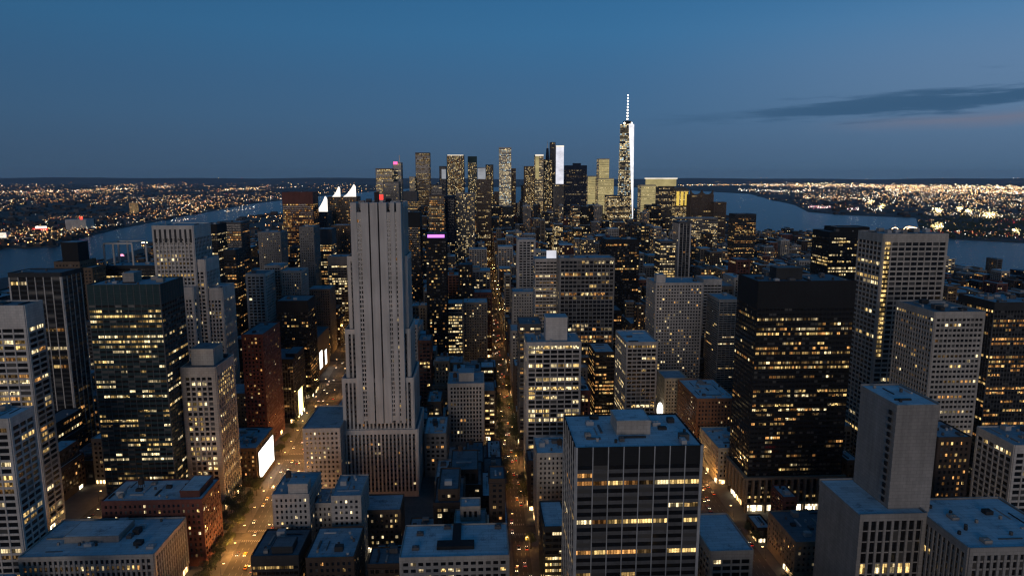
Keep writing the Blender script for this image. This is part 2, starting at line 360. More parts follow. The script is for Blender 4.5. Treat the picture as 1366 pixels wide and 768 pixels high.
HERO = []          # (root, rect list, z, short name, vb, projected box)
RECTS = []         # footprints taken
def px_rect(uL, uR, v, Y, d):
    a = at_y(uL, v, Y); b = at_y(uR, v, Y)
    return (a.x, b.x, Y, Y+d), (a.z+b.z)/2
def B(name, label, short, uL, uR, v, Y, d, st, wall, vb=None, cat='building', roof='roof_mid', blank='', tiers=(), pent=(), p=None, lit=None, pal=None,
      pier=None, span=None, top=None, tank=False, units=True, z0=0.0, single=None, dx=0.0, shop=True, seed=None, **kw):
    """One building from its front roof edge in the photograph, its distance and its depth. tiers: further (uL, uR, v, dY, d) volumes; pent: rooftop boxes (.., material)."""
    st = dict(STY[st]); st.update({k: x for k, x in kw.items() if k in st or k in ('pi', 'si', 'ti', 'pfull', 'side')})
    if p is not None: st['p'] = p
    if lit: st['lit'] = lit
    st['pal'] = pal or PAL_OFFICE
    rg = random.Random(seed if seed is not None else sum(map(ord, label))*7+int(Y))
    mats = [wall]
    for key, mt in (('pi', pier), ('si', span), ('ti', top)):
        if mt:
            if mt not in mats: mats.append(mt)
            st[key] = mats.index(mt)
    r, z = px_rect(uL, uR, v, Y, d); r = (r[0]+dx, r[1]+dx, r[2], r[3])
    org = ((r[0]+r[1])/2, Y, 0); root = empty(name, org); tag(root, label, cat)
    vols = [(r, z)]
    for (a, b, vv, dy, dd) in tiers:
        r2, z2 = px_rect(a, b, vv, Y+dy, dd); vols.append(((r2[0]+dx, r2[1]+dx, r2[2], r2[3]), z2))
    wmb, cells = MB(), []
    base = vb
    # lowest height that can show: skip panes far below the visible part
    near = Y < 620
    for n, (q, zz) in enumerate(vols):
        zl = 5.0 if shop else .5
        pf = 0.0
        facade(wmb, cells, q, 0.0, zz, st, rg, blank=blank, zlow=zl, panes_from=pf)
        # walls that another volume of this building covers need no panes
    def covered(c):
        (xa, ya), (xb, yb) = cell_geo(c); x, y, zc = (xa+xb)/2, (ya+yb)/2, (c[4]+c[5])/2
        return any(q is not c[1] and q[0]-.1 < x < q[1]+.1 and q[2]-.1 < y < q[3]+.1 and zc < zz+.5 for q, zz in vols)
    if len(vols) > 1: cells = [c for c in cells if not covered(c)]
    wmb.obj('wall', mats, root, org)
    emit_panes(cells, root, org, (100 if Y < 1000 else 0) if single is None else single)
    av = [px_rect(a, b, vv, Y+dy, dd)[0] for (a, b, vv, dy, dd, _m) in pent]
    for n, (q, zz) in enumerate(vols): roof_parts(root, org, q, zz, roof, rg, near, tank and n == 0, units, [(a[0]+dx-1, a[1]+dx+1, a[2]-1, a[3]+1) for a in av])
    for (a, b, vv, dy, dd, mt) in pent:
        q, zz = px_rect(a, b, vv, Y+dy, dd); q = (q[0]+dx, q[1]+dx, q[2], q[3])
        zb = max([t for s_, t in vols if s_[0]-2 < (q[0]+q[1])/2 < s_[1]+2 and s_[2]-2 < q[2]+1 < s_[3]+2 and t < zz] or [z])
        m2 = MB(); m2.box(*q, zb, zz); m2.box(q[0]-.25, q[1]+.25, q[2]-.25, q[3]+.25, zz-.8, zz+.5)
        po = m2.obj('penthouse', mt, root, org)
        m3 = MB(); m3.box(q[0]+.4, q[1]-.4, q[2]+.4, q[3]-.4, zz+.45, zz+.62); m3.obj('penthouse_roof', roof, po, org)
    if shop and Y < 1000:
        for fc in 'FLR':
            if fc in blank and fc != 'F': continue
            A0, A1 = (r[0], r[1]) if fc == 'F' else (r[2], r[3])
            a = A0+1.5
            while a < A1-4:
                w = rg.uniform(3, 7)
                if rg.random() < .4: m4 = MB(); put(m4, fc, r, a, min(a+w, A1-1), .02, .12, .6, 4.2); m4.obj('shopfront', rg.choice(['shop', 'shop', 'shop_pale']), root, org)
                a += w+.8
    for q, zz in vols: RECTS.append(q)
    rec = dict(root=root, org=org, r=r, z=z, vols=vols, short=short, vb=vb if vb is not None else 900, near=near)
    HERO.append(rec)
    return rec
# ------------------------------------------------------------------ the buildings one can name, left to right within each distance
T = 'office_tower'; BL = 'office_block'; AP = 'apartment_building'; SK = 'skyscraper'
# --- near left
B(T, 'white gridded tower cut by the left frame edge, beside the flat blue roof', 'the white gridded tower at the left edge', -70, 12, 560, 400, 22, 'biggrid', 'white', 760, bay=6, p=.25, roof='roof_pale')
B(BL, 'low wide office block with large blue flat roof and white piers at bottom left', 'the wide blue roofed block', 25, 205, 742, 392, 45, 'piers', 'pale', 790, roof='roof_pale', pent=[(85, 158, 716, 16, 20, 'concrete')], p=.12, pal=PAL_HOME, tb=2)
B(BL, 'dark red brick block with two flat roofs behind the wide blue roofed block', 'the dark red block', 135, 269, 668, 441, 32, 'punched', 'redbrown', 765, roof='roof_pale', p=.12, pal=PAL_BRIGHT, pent=[(240, 266, 655, 4, 24, 'redbrown')], tank=True)
B(T, 'white gridded office tower with tall blank top and bright upper floors at far left', 'the white blank topped tower', -80, 32, 409, 492, 20, 'biggrid', 'white', 650, roof='roof_dark', tb=16, bay=8, p=.6, pal=[2, 3, 3, 4, 5, 6, 8])
B(T, 'green black glass tower with yellow lit floors and pale rooftop boxes', 'the green glass tower', 115, 213, 381, 500, 39, 'curtain', 'greendark', 670, roof='roof_mid', tb=14, bay=4.4, p=.6, pal=[2, 4, 3, 4, 5, 3, 8], sh=2.0, pfull=1, pi=1, pent=[(163, 178, 365, 14, 12, 'concrete')], pier='slate')
B(T, 'cream piered tower with blank rooftop box beside the green glass tower', 'the cream piered tower', 241, 287, 491, 520, 39, 'piers', 'pale', 670, roof='roof_dark', pent=[(254, 284, 466, 8, 20, 'pale')], p=.6, bay=4.2, tb=7, pal=[2, 4, 3, 2], cw=2.6)
def BW(name, label, short, x0, x1, y0, y1, z, st, wall, vb=None, **kw):
    """The same from world measures."""
    uL, v0 = proj(x0, y0, z); uR, v1 = proj(x1, y0, z)
    v = (v0+v1)/2
    rec = B(name, label, short, uL, uR, v, y0, y1-y0, st, wall, vb, **kw)
    return rec
SCREEN = BW(BL, 'low brown block whose street wall carries one big white lit screen', 'the block with the big white screen', -227, -189, 562, 612, 34, 'punched', 'darkbrown', 690, roof='roof_mid', p=.4, pal=PAL_ORANGE, blank='R')
B(AP, 'tall dark red brick slab with few small lit windows left of the avenue', 'the red brick slab', 322, 350, 447, 642, 56, 'punched', 'redbrown', 570, roof='roof_dark', p=.12, pal=PAL_HOME)
DSC = BW(BL, 'dark glass block with bright blue roof box and yellow lit street screen', 'the dark block with yellow screen', -222, -197, 716, 764, 70, 'curtain', 'black', 560, roof='roof_dark', p=.3, pent=[(381, 396, 472, 10, 30, 'dark')], pal=PAL_OFFICE, tb=4, pier='slate')
B(T, 'black glass tower with a pale stripe below its blank top', 'the black pale striped tower', 368, 410, 402, 800, 40, 'curtain', 'black', 480, roof='roof_dark', tb=13, p=.35, pal=PAL_ORANGE)
TSC = BW(BL, 'tan block with tall narrow white lit screens above the bend of the avenue', 'the tan block with narrow screens', -243, -212, 882, 962, 52, 'punched', 'tan', 490, roof='roof_dark', p=.2, blank='R')
B(T, 'dark tower front with thin white piers behind the white blank topped tower', 'the dark white piered tower', 11, 81, 365, 620, 30, 'widecurtain', 'dark', 480, pier='white', roof='roof_dark', bay=7, p=.06, tb=3)
B(T, 'stepped brown tower with a black rooftop box near the river', 'the stepped brown tower', 72, 106, 350, 752, 32, 'punched', 'brown', 420, roof='roof_mid', tiers=[(106, 123, 358, 4, 26)], pent=[(81, 103, 324, 6, 20, 'black')], p=.06, lit='rows')
FRAME = B(BL, 'dark low tower crowned by an open white steel frame', 'the tower with the open steel frame', 140, 222, 355, 800, 34, 'bands', 'dark', 400, roof='roof_mid', p=.3, pal=PAL_BRIGHT)
MET = B(SK, 'pale stepped stone skyscraper with ribbed crown and two lower wings', 'the pale stepped skyscraper', 203, 257, 302, 700, 44, 'piers', 'white', 470, roof='roof_mid', tiers=[(258, 273, 347, 3, 36), (274, 296, 385, 6, 34), (244, 257, 384, -8, 12)], p=.3, bay=3.6, pal=[4, 5, 3, 8, 8], tb=12)
B(T, 'slim black tower with three bright yellow floors behind the pale stepped skyscraper', 'the black tower with three yellow floors', 259, 289, 300, 950, 36, 'curtain', 'black', 360, roof='roof_dark', tb=12, p=.45, pal=PAL_BRIGHT)
B(T, 'grey banded tower with faint lit floors right of the three yellow floors', 'the grey banded tower', 290, 321, 297, 1130, 40, 'bands', 'slate', 350, p=.35, pal=PAL_ORANGE)
B(T, 'thin dark tower with a column of orange lit windows', 'the thin dark tower with orange column', 298, 314, 334, 900, 30, 'curtain', 'dark', 390, p=.55, pal=PAL_ORANGE, roof='roof_dark')
B(BL, 'pale office tower with white vertical piers right of the pale stepped skyscraper', 'the white ribbed office tower', 328, 353, 366, 880, 40, 'piers', 'white', 440, bay=5, p=.08, roof='roof_dark')
B(BL, 'plain pale block with square flat top behind the white ribbed office tower', 'the plain pale block', 352, 374, 355, 935, 36, 'grid', 'pale', 410, p=.06)
B(BL, 'pale punched block with lower roofline beside the plain pale block', 'the pale punched block', 375, 402, 362, 925, 36, 'punched', 'pale', 410, p=.05)
B(T, 'plain grey slab tower with blank walls left of the red topped tower', 'the plain grey slab tower', 344, 374, 310, 1160, 40, 'punched', 'concrete', 360, p=.06)
B(T, 'dark red topped tower with rows of orange lit floors', 'the red topped tower', 376, 417, 257, 1350, 44, 'curtain', 'redbrown', 320, tb=22, p=.85, pal=PAL_ORANGE, pier='darkbrown', roof='roof_dark')
B(T, 'blank grey slab below the red topped tower', 'the blank grey slab', 399, 418, 303, 1080, 40, 'punched', 'grey', 385, p=.03)
B(T, 'brown slab with blank face above the avenue left of the stone tower', 'the blank brown slab', 411, 440, 386, 1010, 36, 'punched', 'tan', 440, p=.02)
B(BL, 'dark block with bright striped lower floors below the lit sails', 'the bright striped dark block', 418, 442, 306, 1160, 36, 'bands', 'slate', 360, tb=26, p=.9, pal=[4, 6, 3, 2])
SAILA = B(T, 'brown tower topped by two white floodlit sails', 'the brown tower with two sails', 437, 476, 263, 1500, 46, 'punched', 'brown', 300, p=.2, pal=PAL_ORANGE)
SAILB = B(T, 'dark tower topped by one white floodlit sail', 'the dark tower with one sail', 417, 437, 283, 1440, 46, 'punched', 'slate', 310, p=.06)
B(BL, 'brown grey block with a lit top floor left of the stone tower', 'the brown grey block', 442, 467, 301, 1260, 40, 'punched', 'brown', 350, p=.12, pal=PAL_ORANGE)
B(BL, 'grey block with large yellow lit lower windows left of the stone tower', 'the grey block with yellow lower windows', 437, 463, 343, 1105, 36, 'grid', 'grey', 400, tb=14, bay=5, p=.9, pal=PAL_BRIGHT)
# --- centre
STONE = B(SK, 'tall grey stone tower with vertical ribs rising highest in the middle', 'the ribbed stone tower', 469.5, 536, 272, 545, 38, 'piers', 'ribstone', 690, roof='roof_dark', blank='',
          tiers=[(464, 542, 343, 3, 32), (461, 546, 440, -2, 40), (457, 551, 505, -6, 48), (454, 557, 574, -7.5, 54)], bay=3.1, sh=1.9, span='slate', p=.03, lit='spots', pal=PAL_HOME, cw=1.6, pp=.75, fh=3.7, pw=1.4)
BW(BL, 'stone wing with lit row under its blue roof joined to the ribbed stone tower', 'the stone wing', -138, -109.5, 520, 574, 66, 'punched', 'stone', 690, roof='roof_mid', p=.09, pal=PAL_BRIGHT, bay=3.1, blank='', units=False)
B(AP, 'grey stone apartment house with stepped blue roofs beside the bright avenue', 'the stepped grey apartment house', 363, 412, 660, 430, 34, 'punched', 'stone', 770, roof='roof_mid', tiers=[(442, 481, 662, 0, 32), (410, 444, 672, 12, 22)], pent=[(384, 410, 646, 1, 9, 'stone')], p=.09, pal=PAL_BRIGHT, tank=True)
B(BL, 'brown low block with lit top floor right of the stepped grey apartment house', 'the brown block with lit top floor', 484, 534, 681, 452, 24, 'punched', 'brown', 720, roof='roof_mid', p=.25, pal=PAL_BRIGHT, units=False)
B(BL, 'pale block with dark T shaped skylight in its blue roof at the bottom', 'the block with T shaped skylight', 533, 679, 743, 357, 36, 'punched', 'pale', 790, roof='roof_pale', p=.2, pal=PAL_BRIGHT, bay=4.2, pw=1.4, units=False)
B(BL, 'black roofed low block with lit penthouse windows at the bottom left of centre', 'the black roofed low block', 335, 398, 742, 392, 32, 'curtain', 'dark', 790, roof='roof_dark', p=.2, pal=PAL_ORANGE, pent=[(362, 390, 730, 3, 12, 'dark')])
B(BL, 'low dark block with blue roof between the black roofed block and the skylight block', 'the low dark blue roofed block', 408, 472, 744, 385, 36, 'punched', 'darkbrown', 790, roof='roof_mid', p=.12)
B(T, 'black glass office block with thin white mullions filling the lower middle', 'the black office block with white mullions', 768, 937, 597, 330, 48, 'widecurtain', 'black', 800, pier='metalgrey', pw=.5, roof='roof_pale', p=.42, side=.12, pal=[2, 3, 4, 5, 8, 8, 6, 7], pent=[(823, 868, 562, 18, 18, 'pale')], bay=8.2, pfull=1, span='slate', sh=2.0, tb=9)
B(AP, 'pale punched block with snow pale roof left of the black office block', 'the pale punched block by the avenue', 713, 756, 605, 470, 32, 'punched', 'pale', 670, roof='roof_pale', p=.05, dx=2, tank=True)
B(BL, 'dark block with flat blue roof and yellow lit floors left of the black office block', 'the dark block with yellow floors', 722, 752, 703, 398, 34, 'bands', 'dark', 790, roof='roof_pale', p=.9, pal=PAL_BRIGHT, dx=2, units=False)
B(BL, 'pale gridded block under a large bare blue roof right of the black office block', 'the bare blue roofed block', 948, 1004, 735, 381, 46, 'biggrid', 'pale', 790, roof='roof_pale', p=.25, units=False, sp=.45)
B(T, 'black striped tower with pale rooftop box and yellow floors beside the middle avenue', 'the tower with pale rooftop box', 703, 775, 457, 562, 34, 'grid', 'stone', 600, roof='roof_mid', pent=[(728, 757, 424, 8, 16, 'white')], p=.6, pal=[2, 4, 4, 2, 3], bay=6, sh=1.3, pw=.9)
B(BL, 'grey block with short lit rows behind the tower with pale rooftop box', 'the grey block with short lit rows', 693, 722, 433, 640, 34, 'bands', 'slate', 480, roof='roof_dark', p=.7, pal=PAL_OFFICE)
B(T, 'slim grey gridded office tower with blue roof and pale lit rows', 'the blue roofed grey office tower', 836, 877, 457, 640, 52, 'grid', 'stone', 560, roof='roof_pale', p=.5, bay=5, pal=[4, 4, 2, 3], sh=1.5)
B(BL, 'brown block with orange lit rows left of the blue roofed grey office tower', 'the brown block with orange rows', 794, 820, 470, 705, 40, 'bands', 'darkbrown', 560, roof='roof_pale', p=.85, pal=[2, 6, 3, 6])
B(T, 'wide grey slab of horizontal bands with a cluster of lit middle floors', 'the wide banded slab', 747, 820, 345, 762, 30, 'grid', 'grey', 470, roof='roof_mid', p=.4, bay=4.6, sh=1.4, fh=4.4, pal=PAL_OFFICE)
B(BL, 'dark horizontally banded block with a white lit roof sign', 'the banded block with white roof sign', 714, 744, 346, 800, 30, 'bands', 'stone', 395, p=.25)
SIGNB = HERO[-1]
B(T, 'grey punched stone tower with dense tiny windows right of the wide banded slab', 'the punched stone tower', 875, 938, 378, 790, 45, 'punched', 'stone', 500, roof='roof_mid', p=.16, pal=PAL_HOME, bay=3.4, pw=1.5, pent=[(876, 888, 367, 5, 12, 'white')])
B(BL, 'white blank topped block beside the punched stone tower', 'the white blank topped block', 939, 963, 373, 860, 34, 'bands', 'white', 440, p=.15, tb=7)
B(AP, 'dotted pale apartment tower behind the grey block with short lit rows', 'the dotted pale apartment tower', 684, 714, 390, 852, 30, 'punched', 'pale', 430, p=.08)
B(T, 'white piered tower left of the banded block with white roof sign', 'the white piered tower', 691, 714, 320, 1000, 32, 'piers', 'white', 380, p=.07, bay=5)
B(T, 'black slab speckled with orange windows behind the wide banded slab', 'the black speckled slab', 808, 853, 320, 955, 40, 'curtain', 'black', 400, p=.5, pal=PAL_ORANGE, roof='roof_dark')
B(T, 'slim tower striped with bright lit floors right of the black speckled slab', 'the bright striped slim tower', 881, 902, 322, 1060, 32, 'bands', 'slate', 380, p=1.6, pal=[4, 2, 5])
B(T, 'dark pinstriped tower with thin white verticals', 'the dark pinstriped tower', 906, 922, 296, 1160, 36, 'piers', 'slate', 370, pier='white', p=.05, bay=6, pw=.8)
PURP = B(T, 'slim black tower with a glowing purple band at its top', 'the black tower with purple band', 568, 595, 312, 850, 28, 'curtain', 'black', 440, roof='roof_dark', tb=9, p=.18, lit='spots', pal=PAL_HOME)
B(T, 'dark rounded top tower just right of the ribbed stone tower', 'the dark tower beside the stone tower', 537, 560, 284, 1150, 40, 'curtain', 'black', 400, tb=24, p=.14, lit='spots', pal=PAL_ORANGE, roof='roof_dark')
B(AP, 'grey art deco block with ribbed middle and blue setback roofs left of the middle avenue', 'the art deco block', 598, 645, 512, 640, 40, 'piers', 'stone', 590, roof='roof_mid', pent=[(612, 632, 498, 8, 18, 'stone')], p=.1, pal=PAL_HOME, tank=True)
B(BL, 'narrow brown block with yellow lit rows joined to the art deco block', 'the narrow block with yellow rows', 646, 660, 522, 656, 32, 'bands', 'brown', 580, roof='roof_mid', p=.9, pal=PAL_BRIGHT, units=False)
B(BL, 'slim tower with bright lit upper floors left of the middle avenue', 'the slim tower with bright top', 597, 617, 405, 890, 30, 'bands', 'grey', 470, p=1.3, pal=[4, 2, 4, 2], tb=1)
B(BL, 'grey block with blue roof and one large lit hall window', 'the grey block with lit hall', 618, 650, 404, 930, 34, 'punched', 'grey', 480, p=.12, roof='roof_pale')
# --- right
K = B(T, 'big black glass tower with scattered yellow windows right of the middle', 'the big black tower', 1012, 1142, 376, 500, 40, 'curtain', 'black', 640, roof='roof_dark', p=.33, pal=[2, 3, 4, 5, 6, 7, 8, 8, 3], tb=20, bay=2.9, pent=[(1036, 1071, 358, 12, 12, 'dark')])
B(BL, 'dark red brick block with snow pale roof left of the big black tower', 'the dark red block with snowy roof', 930, 981, 532, 614, 62, 'punched', 'orangebrick', 590, roof='roof_pale', p=.1, pal=PAL_BRIGHT)
B(BL, 'beige blank walled block left of the dark red block with snowy roof', 'the beige blank block', 887, 917, 505, 684, 30, 'punched', 'warmpale', 550, p=.02, units=False)
B(BL, 'beige street corner block with lamp lit side wall below the dark red snowy block', 'the beige corner block', 959, 1006, 598, 548, 50, 'punched', 'warmpale', 680, roof='roof_pale', p=.14, pal=PAL_ORANGE)
B(T, 'pale hatched slab half hidden behind the big black tower', 'the pale hatched slab', 960, 988, 400, 762, 42, 'bands', 'pale', 520, p=.02, fh=2.6, sh=1.2)
B(T, 'black stepped tower with slanted lit rows behind the white grid tower', 'the black stepped tower', 1107, 1160, 310, 760, 40, 'curtain', 'black', 400, tiers=[(1116, 1160, 304, 10, 28)], p=.4, pal=PAL_BRIGHT, roof='roof_dark')
B(T, 'white gridded tower with blank crown and one bright yellow window column', 'the white grid tower', 1179, 1265, 313, 560, 38, 'biggrid', 'pale', 720, roof='roof_mid', p=.2, bay=5.6, tb=6.5, pal=[2, 3, 4, 5])
WT = HERO[-1]
B(T, 'white tower with dark recessed roof and glass left flank at the right', 'the white tower with recessed roof', 1248, 1314, 417, 446, 44, 'grid', 'pale', 640, roof='roof_dark', p=.28, pal=[2, 3, 6, 4, 8], bay=2.9, tb=4, fh=3.6, pp=.5, units=True)
VT = HERO[-1]
B(T, 'blank concrete tower on a wider podium at lower right', 'the blank concrete tower', 1197, 1252, 540, 331, 34, 'piers', 'concrete', 700, roof='roof_pale', blank='FL', bay=30, cw=13, sh=1.4, p=.08)
BT = HERO[-1]
BW(BL, 'concrete podium with tall dark windows under the blank concrete tower', 'the concrete podium', 196, 231.5, 325, 367, 87, 'piers', 'concrete', 800, roof='roof_pale', bay=4.2, sh=.7, p=.2, pal=PAL_BRIGHT, fh=6, units=False, blank='L')
BW(BL, 'concrete wing with long snow pale roof joined to the concrete podium', 'the concrete wing', 232.5, 285, 294, 344, 85, 'piers', 'concrete', 800, roof='roof_pale', bay=3.4, sh=1.0, p=.06, units=True, pal=PAL_BRIGHT)
BW(BL, 'low dark roofed block with one red sign below the big black tower', 'the low dark roofed block', 203, 262, 404, 446, 27, 'punched', 'tan', 790, roof='roof_dark', p=.06, units=True)
B(T, 'white tower with dark window slits cut by the right frame edge', 'the white slit tower', 1338, 1440, 594, 412, 34, 'biggrid', 'white', 740, roof='roof_mid', p=.12, dx=8, pal=PAL_BRIGHT)
B(BL, 'dark block with orange lit windows between the concrete and white slit towers', 'the dark block with orange windows', 1252, 1296, 584, 404, 30, 'punched', 'darkbrown', 700, roof='roof_mid', p=.32, pal=PAL_ORANGE)
B(T, 'dark tower with orange lit side rows cut by the right frame edge', 'the dark tower at the right edge', 1324, 1420, 404, 522, 42, 'curtain', 'dark', 540, roof='roof_mid', p=.5, pal=PAL_ORANGE, pier='slate', dx=2)
B(T, 'dark riverside tower with orange lit right half standing alone before the water', 'the lone riverside tower', 981, 1009, 286, 1700, 44, 'curtain', 'dark', 340, p=.4, pal=PAL_ORANGE, roof='roof_dark')
# --- the far skyline
SKY = []
def S(label, short, uL, uR, v, Y, st, wall, vb=272, d=44, **kw):
    kw.setdefault('pal', [2, 4, 4, 5, 5, 2, 3]); kw.setdefault('units', False); kw.setdefault('shop', False)
    kw['p'] = kw.get('p', .3)*1.25; SKY.append(B(kw.pop('name', SK), label, short, uL, uR, v, Y, d, st, wall, vb, cat='skyscraper', **kw)); return SKY[-1]
S('lit flat topped tower at the left end of the far skyline', 'the flat topped far tower', 501, 523, 225, 2250, 'bands', 'tan', p=.8, pal=[4, 5, 2, 3])
PINK = S('slim far tower with a pink roof light beside the flat topped far tower', 'the pink lit far tower', 524, 535, 217, 2330, 'grid', 'pale', p=.5)
S('brown far tower with plain square top left of the lit grid tower', 'the brown square topped far tower', 554, 573, 204, 2420, 'bands', 'brown', p=.55, pal=[5, 5, 3, 8])
S('pale narrow sloped sliver tower leaning on the brown square topped far tower', 'the pale sliver tower', 546, 553, 236, 2380, 'bands', 'warmpale', p=.6)
S('broad far tower of lit grid windows with a bright crown line', 'the lit grid far tower', 596, 619, 207, 2450, 'grid', 'dark', p=.55, pal=[2, 3, 4, 5, 4, 8, 7], lit='all')
CROWN = SKY[-1]
S('dark far tower with green black top right of the lit grid far tower', 'the green topped far tower', 624, 636, 209, 2500, 'grid', 'greendark', p=.35, tb=22, lit='all')
GREYB = S('dark low far tower with a pale lit wall left of the lit grid far tower', 'the far tower with pale wall', 586, 595, 222, 2520, 'punched', 'navy', p=.1)
S('white boxy far tower right of the green topped far tower', 'the white boxy far tower', 637, 648, 224, 2550, 'punched', 'white', p=.02)
WHB = SKY[-1]
S('dark boxy far tower beside the white boxy far tower', 'the dark boxy far tower', 648, 658, 220, 2480, 'grid', 'dark', p=.35, lit='all')
S('bright pale far tower striped with lit floors left of the skyline middle', 'the bright striped far tower', 666, 682, 197, 2400, 'bands', 'white', p=1.8, pal=[4, 5, 4, 9])
S('thin brown far tower right of the bright striped far tower', 'the thin brown far tower', 683, 688, 225, 2440, 'grid', 'brown', p=.3)
S('brown speckled far tower below the glowing yellow edge', 'the brown speckled far tower', 700, 713, 222, 2350, 'grid', 'brown', p=.4, lit='all')
YED = S('slim far tower with a glowing pale yellow face', 'the pale yellow faced far tower', 714, 725, 207, 2420, 'bands', 'warmpale', p=1.0)
SPIRE = S('dark speckled far tower with a needle spire', 'the needle spired far tower', 726, 737, 213, 2460, 'grid', 'dark', p=.45, lit='all')
S('thin dark far tower behind the needle spired far tower', 'the thin dark far tower', 735, 741, 190, 2560, 'grid', 'slate', p=.15)
WHT = S('white glowing far tower rising from a grey base', 'the white glowing far tower', 742, 752, 195, 2520, 'punched', 'white', p=.02)
S('grey plain far block below the white glowing far tower', 'the grey far block', 740, 755, 246, 2300, 'piers', 'grey', p=.04)
S('wide navy far tower left of the yellow stepped far tower', 'the navy far tower', 755, 783, 221, 2200, 'curtain', 'navy', p=.22, tb=14, pal=[3, 5, 8], pent=[(765, 775, 218, 10, 20, 'navy')])
YEL1 = S('low pale yellow lit far block between navy and yellow far towers', 'the low yellow far block', 784, 798, 235, 2450, 'bands', 'warmpale', p=.9)
YEL2 = S('pale yellow floodlit far tower with a stepped right shoulder', 'the yellow stepped far tower', 799, 813, 212, 2400, 'bands', 'warmpale', p=1.0, tiers=[(798, 819, 238, -6, 56)])
WTC = empty(SK, (0, 0, 0))
S('dark lit far block in front of the spire topped glass tower', 'the lit block below the glass spire', 810, 840, 261, 2180, 'bands', 'slate', p=1.0)
YBX = S('wide far block with a pale yellow lit box top', 'the yellow box topped far block', 866, 900, 238, 2350, 'grid', 'slate', p=.3)
YST = S('yellow floodlit far block below the yellow box top', 'the yellow floodlit far block', 855, 875, 247, 2280, 'bands', 'warmpale', p=.9)
GOLD = S('far block with a gold lit domed top right of the yellow box', 'the gold topped far block', 902, 919, 254, 2300, 'bands', 'tan', p=.9)
SCAL = S('brown far apartment slab with scalloped roofline', 'the scalloped brown slab', 922, 952, 260, 2150, 'piers', 'brown', p=.05, name=AP)
S('lower brown far slab at the right end of the skyline', 'the lower brown slab', 953, 969, 270, 2120, 'piers', 'brown', p=.1, name=AP, vb=305)
S('long low far building with a pale flat roof before the scalloped slab', 'the long low pale roofed building', 903, 958, 291, 1850, 'bands', 'grey', p=.6, vb=310, roof='roof_pale', name=BL)
S('dark shoulder tower between the ribbed stone tower and lit grid far tower', 'the dark shoulder tower', 575, 590, 247, 1900, 'grid', 'slate', p=.3, vb=330)
S('lit orange tower in front of the lit grid far tower', 'the lit orange front tower', 572, 592, 261, 1500, 'bands', 'brown', p=.9, pal=[3, 6, 5, 7], vb=310)
S('deep navy slab right of the lit orange front tower', 'the deep navy slab', 593, 606, 262, 1600, 'curtain', 'navy', p=.05, vb=310)
S('grey speckled tower right of the deep navy slab', 'the grey speckled tower', 608, 633, 258, 1650, 'grid', 'grey', p=.25, lit='all', vb=330)
S('brown paired tower behind the grey speckled tower', 'the brown paired tower', 636, 655, 240, 2000, 'piers', 'brown', p=.25, vb=320)
S('grey pier ribbed tower below the flat topped far tower', 'the grey ribbed far tower', 511, 532, 243, 1900, 'piers', 'grey', p=.25, vb=275)
S('dark tower with lit lower half right of the ribbed stone tower', 'the half lit tower', 538, 556, 256, 1700, 'bands', 'slate', p=.9, pal=[2, 3, 6], tb=24, vb=283)
# ------------------------------------------------------------------ parts that make single buildings recognisable
def part(mb, name, mats, rec): return mb.obj(name, mats, rec['root'], rec['org'])
def face_panel(rec, name, mat, u0, u1, v0, v1, off=.12, thick=.4):       # a lit panel on the front wall
    x0, x1, y0, y1 = rec['r']; a = at_y(u0, v1, y0); b = at_y(u1, v0, y0)
    mb = MB(); mb.box(max(a.x, x0+.1), min(b.x, x1-.1), y0-off-thick-.6, y0-.1, a.z, b.z); return part(mb, name, mat, rec)
# white screens on street walls
def side_screen(rec, name, mat, ya, yb, za, zb):
    x1 = rec['r'][1]; mb = MB(); mb.box(x1+.3, x1+.9, ya, yb, za, zb); o = part(mb, name, mat, rec)
    f = MB(); f.box(x1+.02, x1+.8, ya-.5, ya-.02, za-.5, zb+.5); f.box(x1+.02, x1+.8, yb+.02, yb+.5, za-.5, zb+.5); f.box(x1+.02, x1+.8, ya, yb, zb+.02, zb+.5); f.box(x1+.02, x1+.8, ya, yb, za-.5, za-.02)
    f.obj('screen_frame', 'dark', o, (0, 0, 0) if False else rec['org'])
side_screen(SCREEN, 'lit_screen', 'screen_white', 566, 607, 5, 29)
side_screen(DSC, 'lit_screen', 'screen_yellow', 728, 746, 5, 32)
side_screen(TSC, 'lit_screen', 'screen_white', 896, 912, 8, 31); side_screen(TSC, 'lit_screen', 'screen_white', 928, 938, 6, 26)
# steel frame crown
x0, x1, y0, y1 = FRAME['r']; z = FRAME['z']; fx0 = at_y(139, 340, y0).x; fx1 = at_y(177, 340, y0).x; fz = at_y(158, 326, y0).z
mb = MB()
for x in (fx0, (fx0*2+fx1)/3, fx1):
    for y in (y0+.8, y1-1.2): mb.box(x-.9, x+.9, y-.9, y+.9, z+.2, fz)
for y in (y0+.8, y1-1.2): mb.box(fx0-.45, fx1+.45, y-.8, y+.8, fz+.02, fz+1.8)
for x in (fx0, fx1): mb.box(x-.7, x+.7, y0+1.7, y1-2.1, fz+.05, fz+1.7)
part(mb, 'steel_frame', 'white', FRAME)
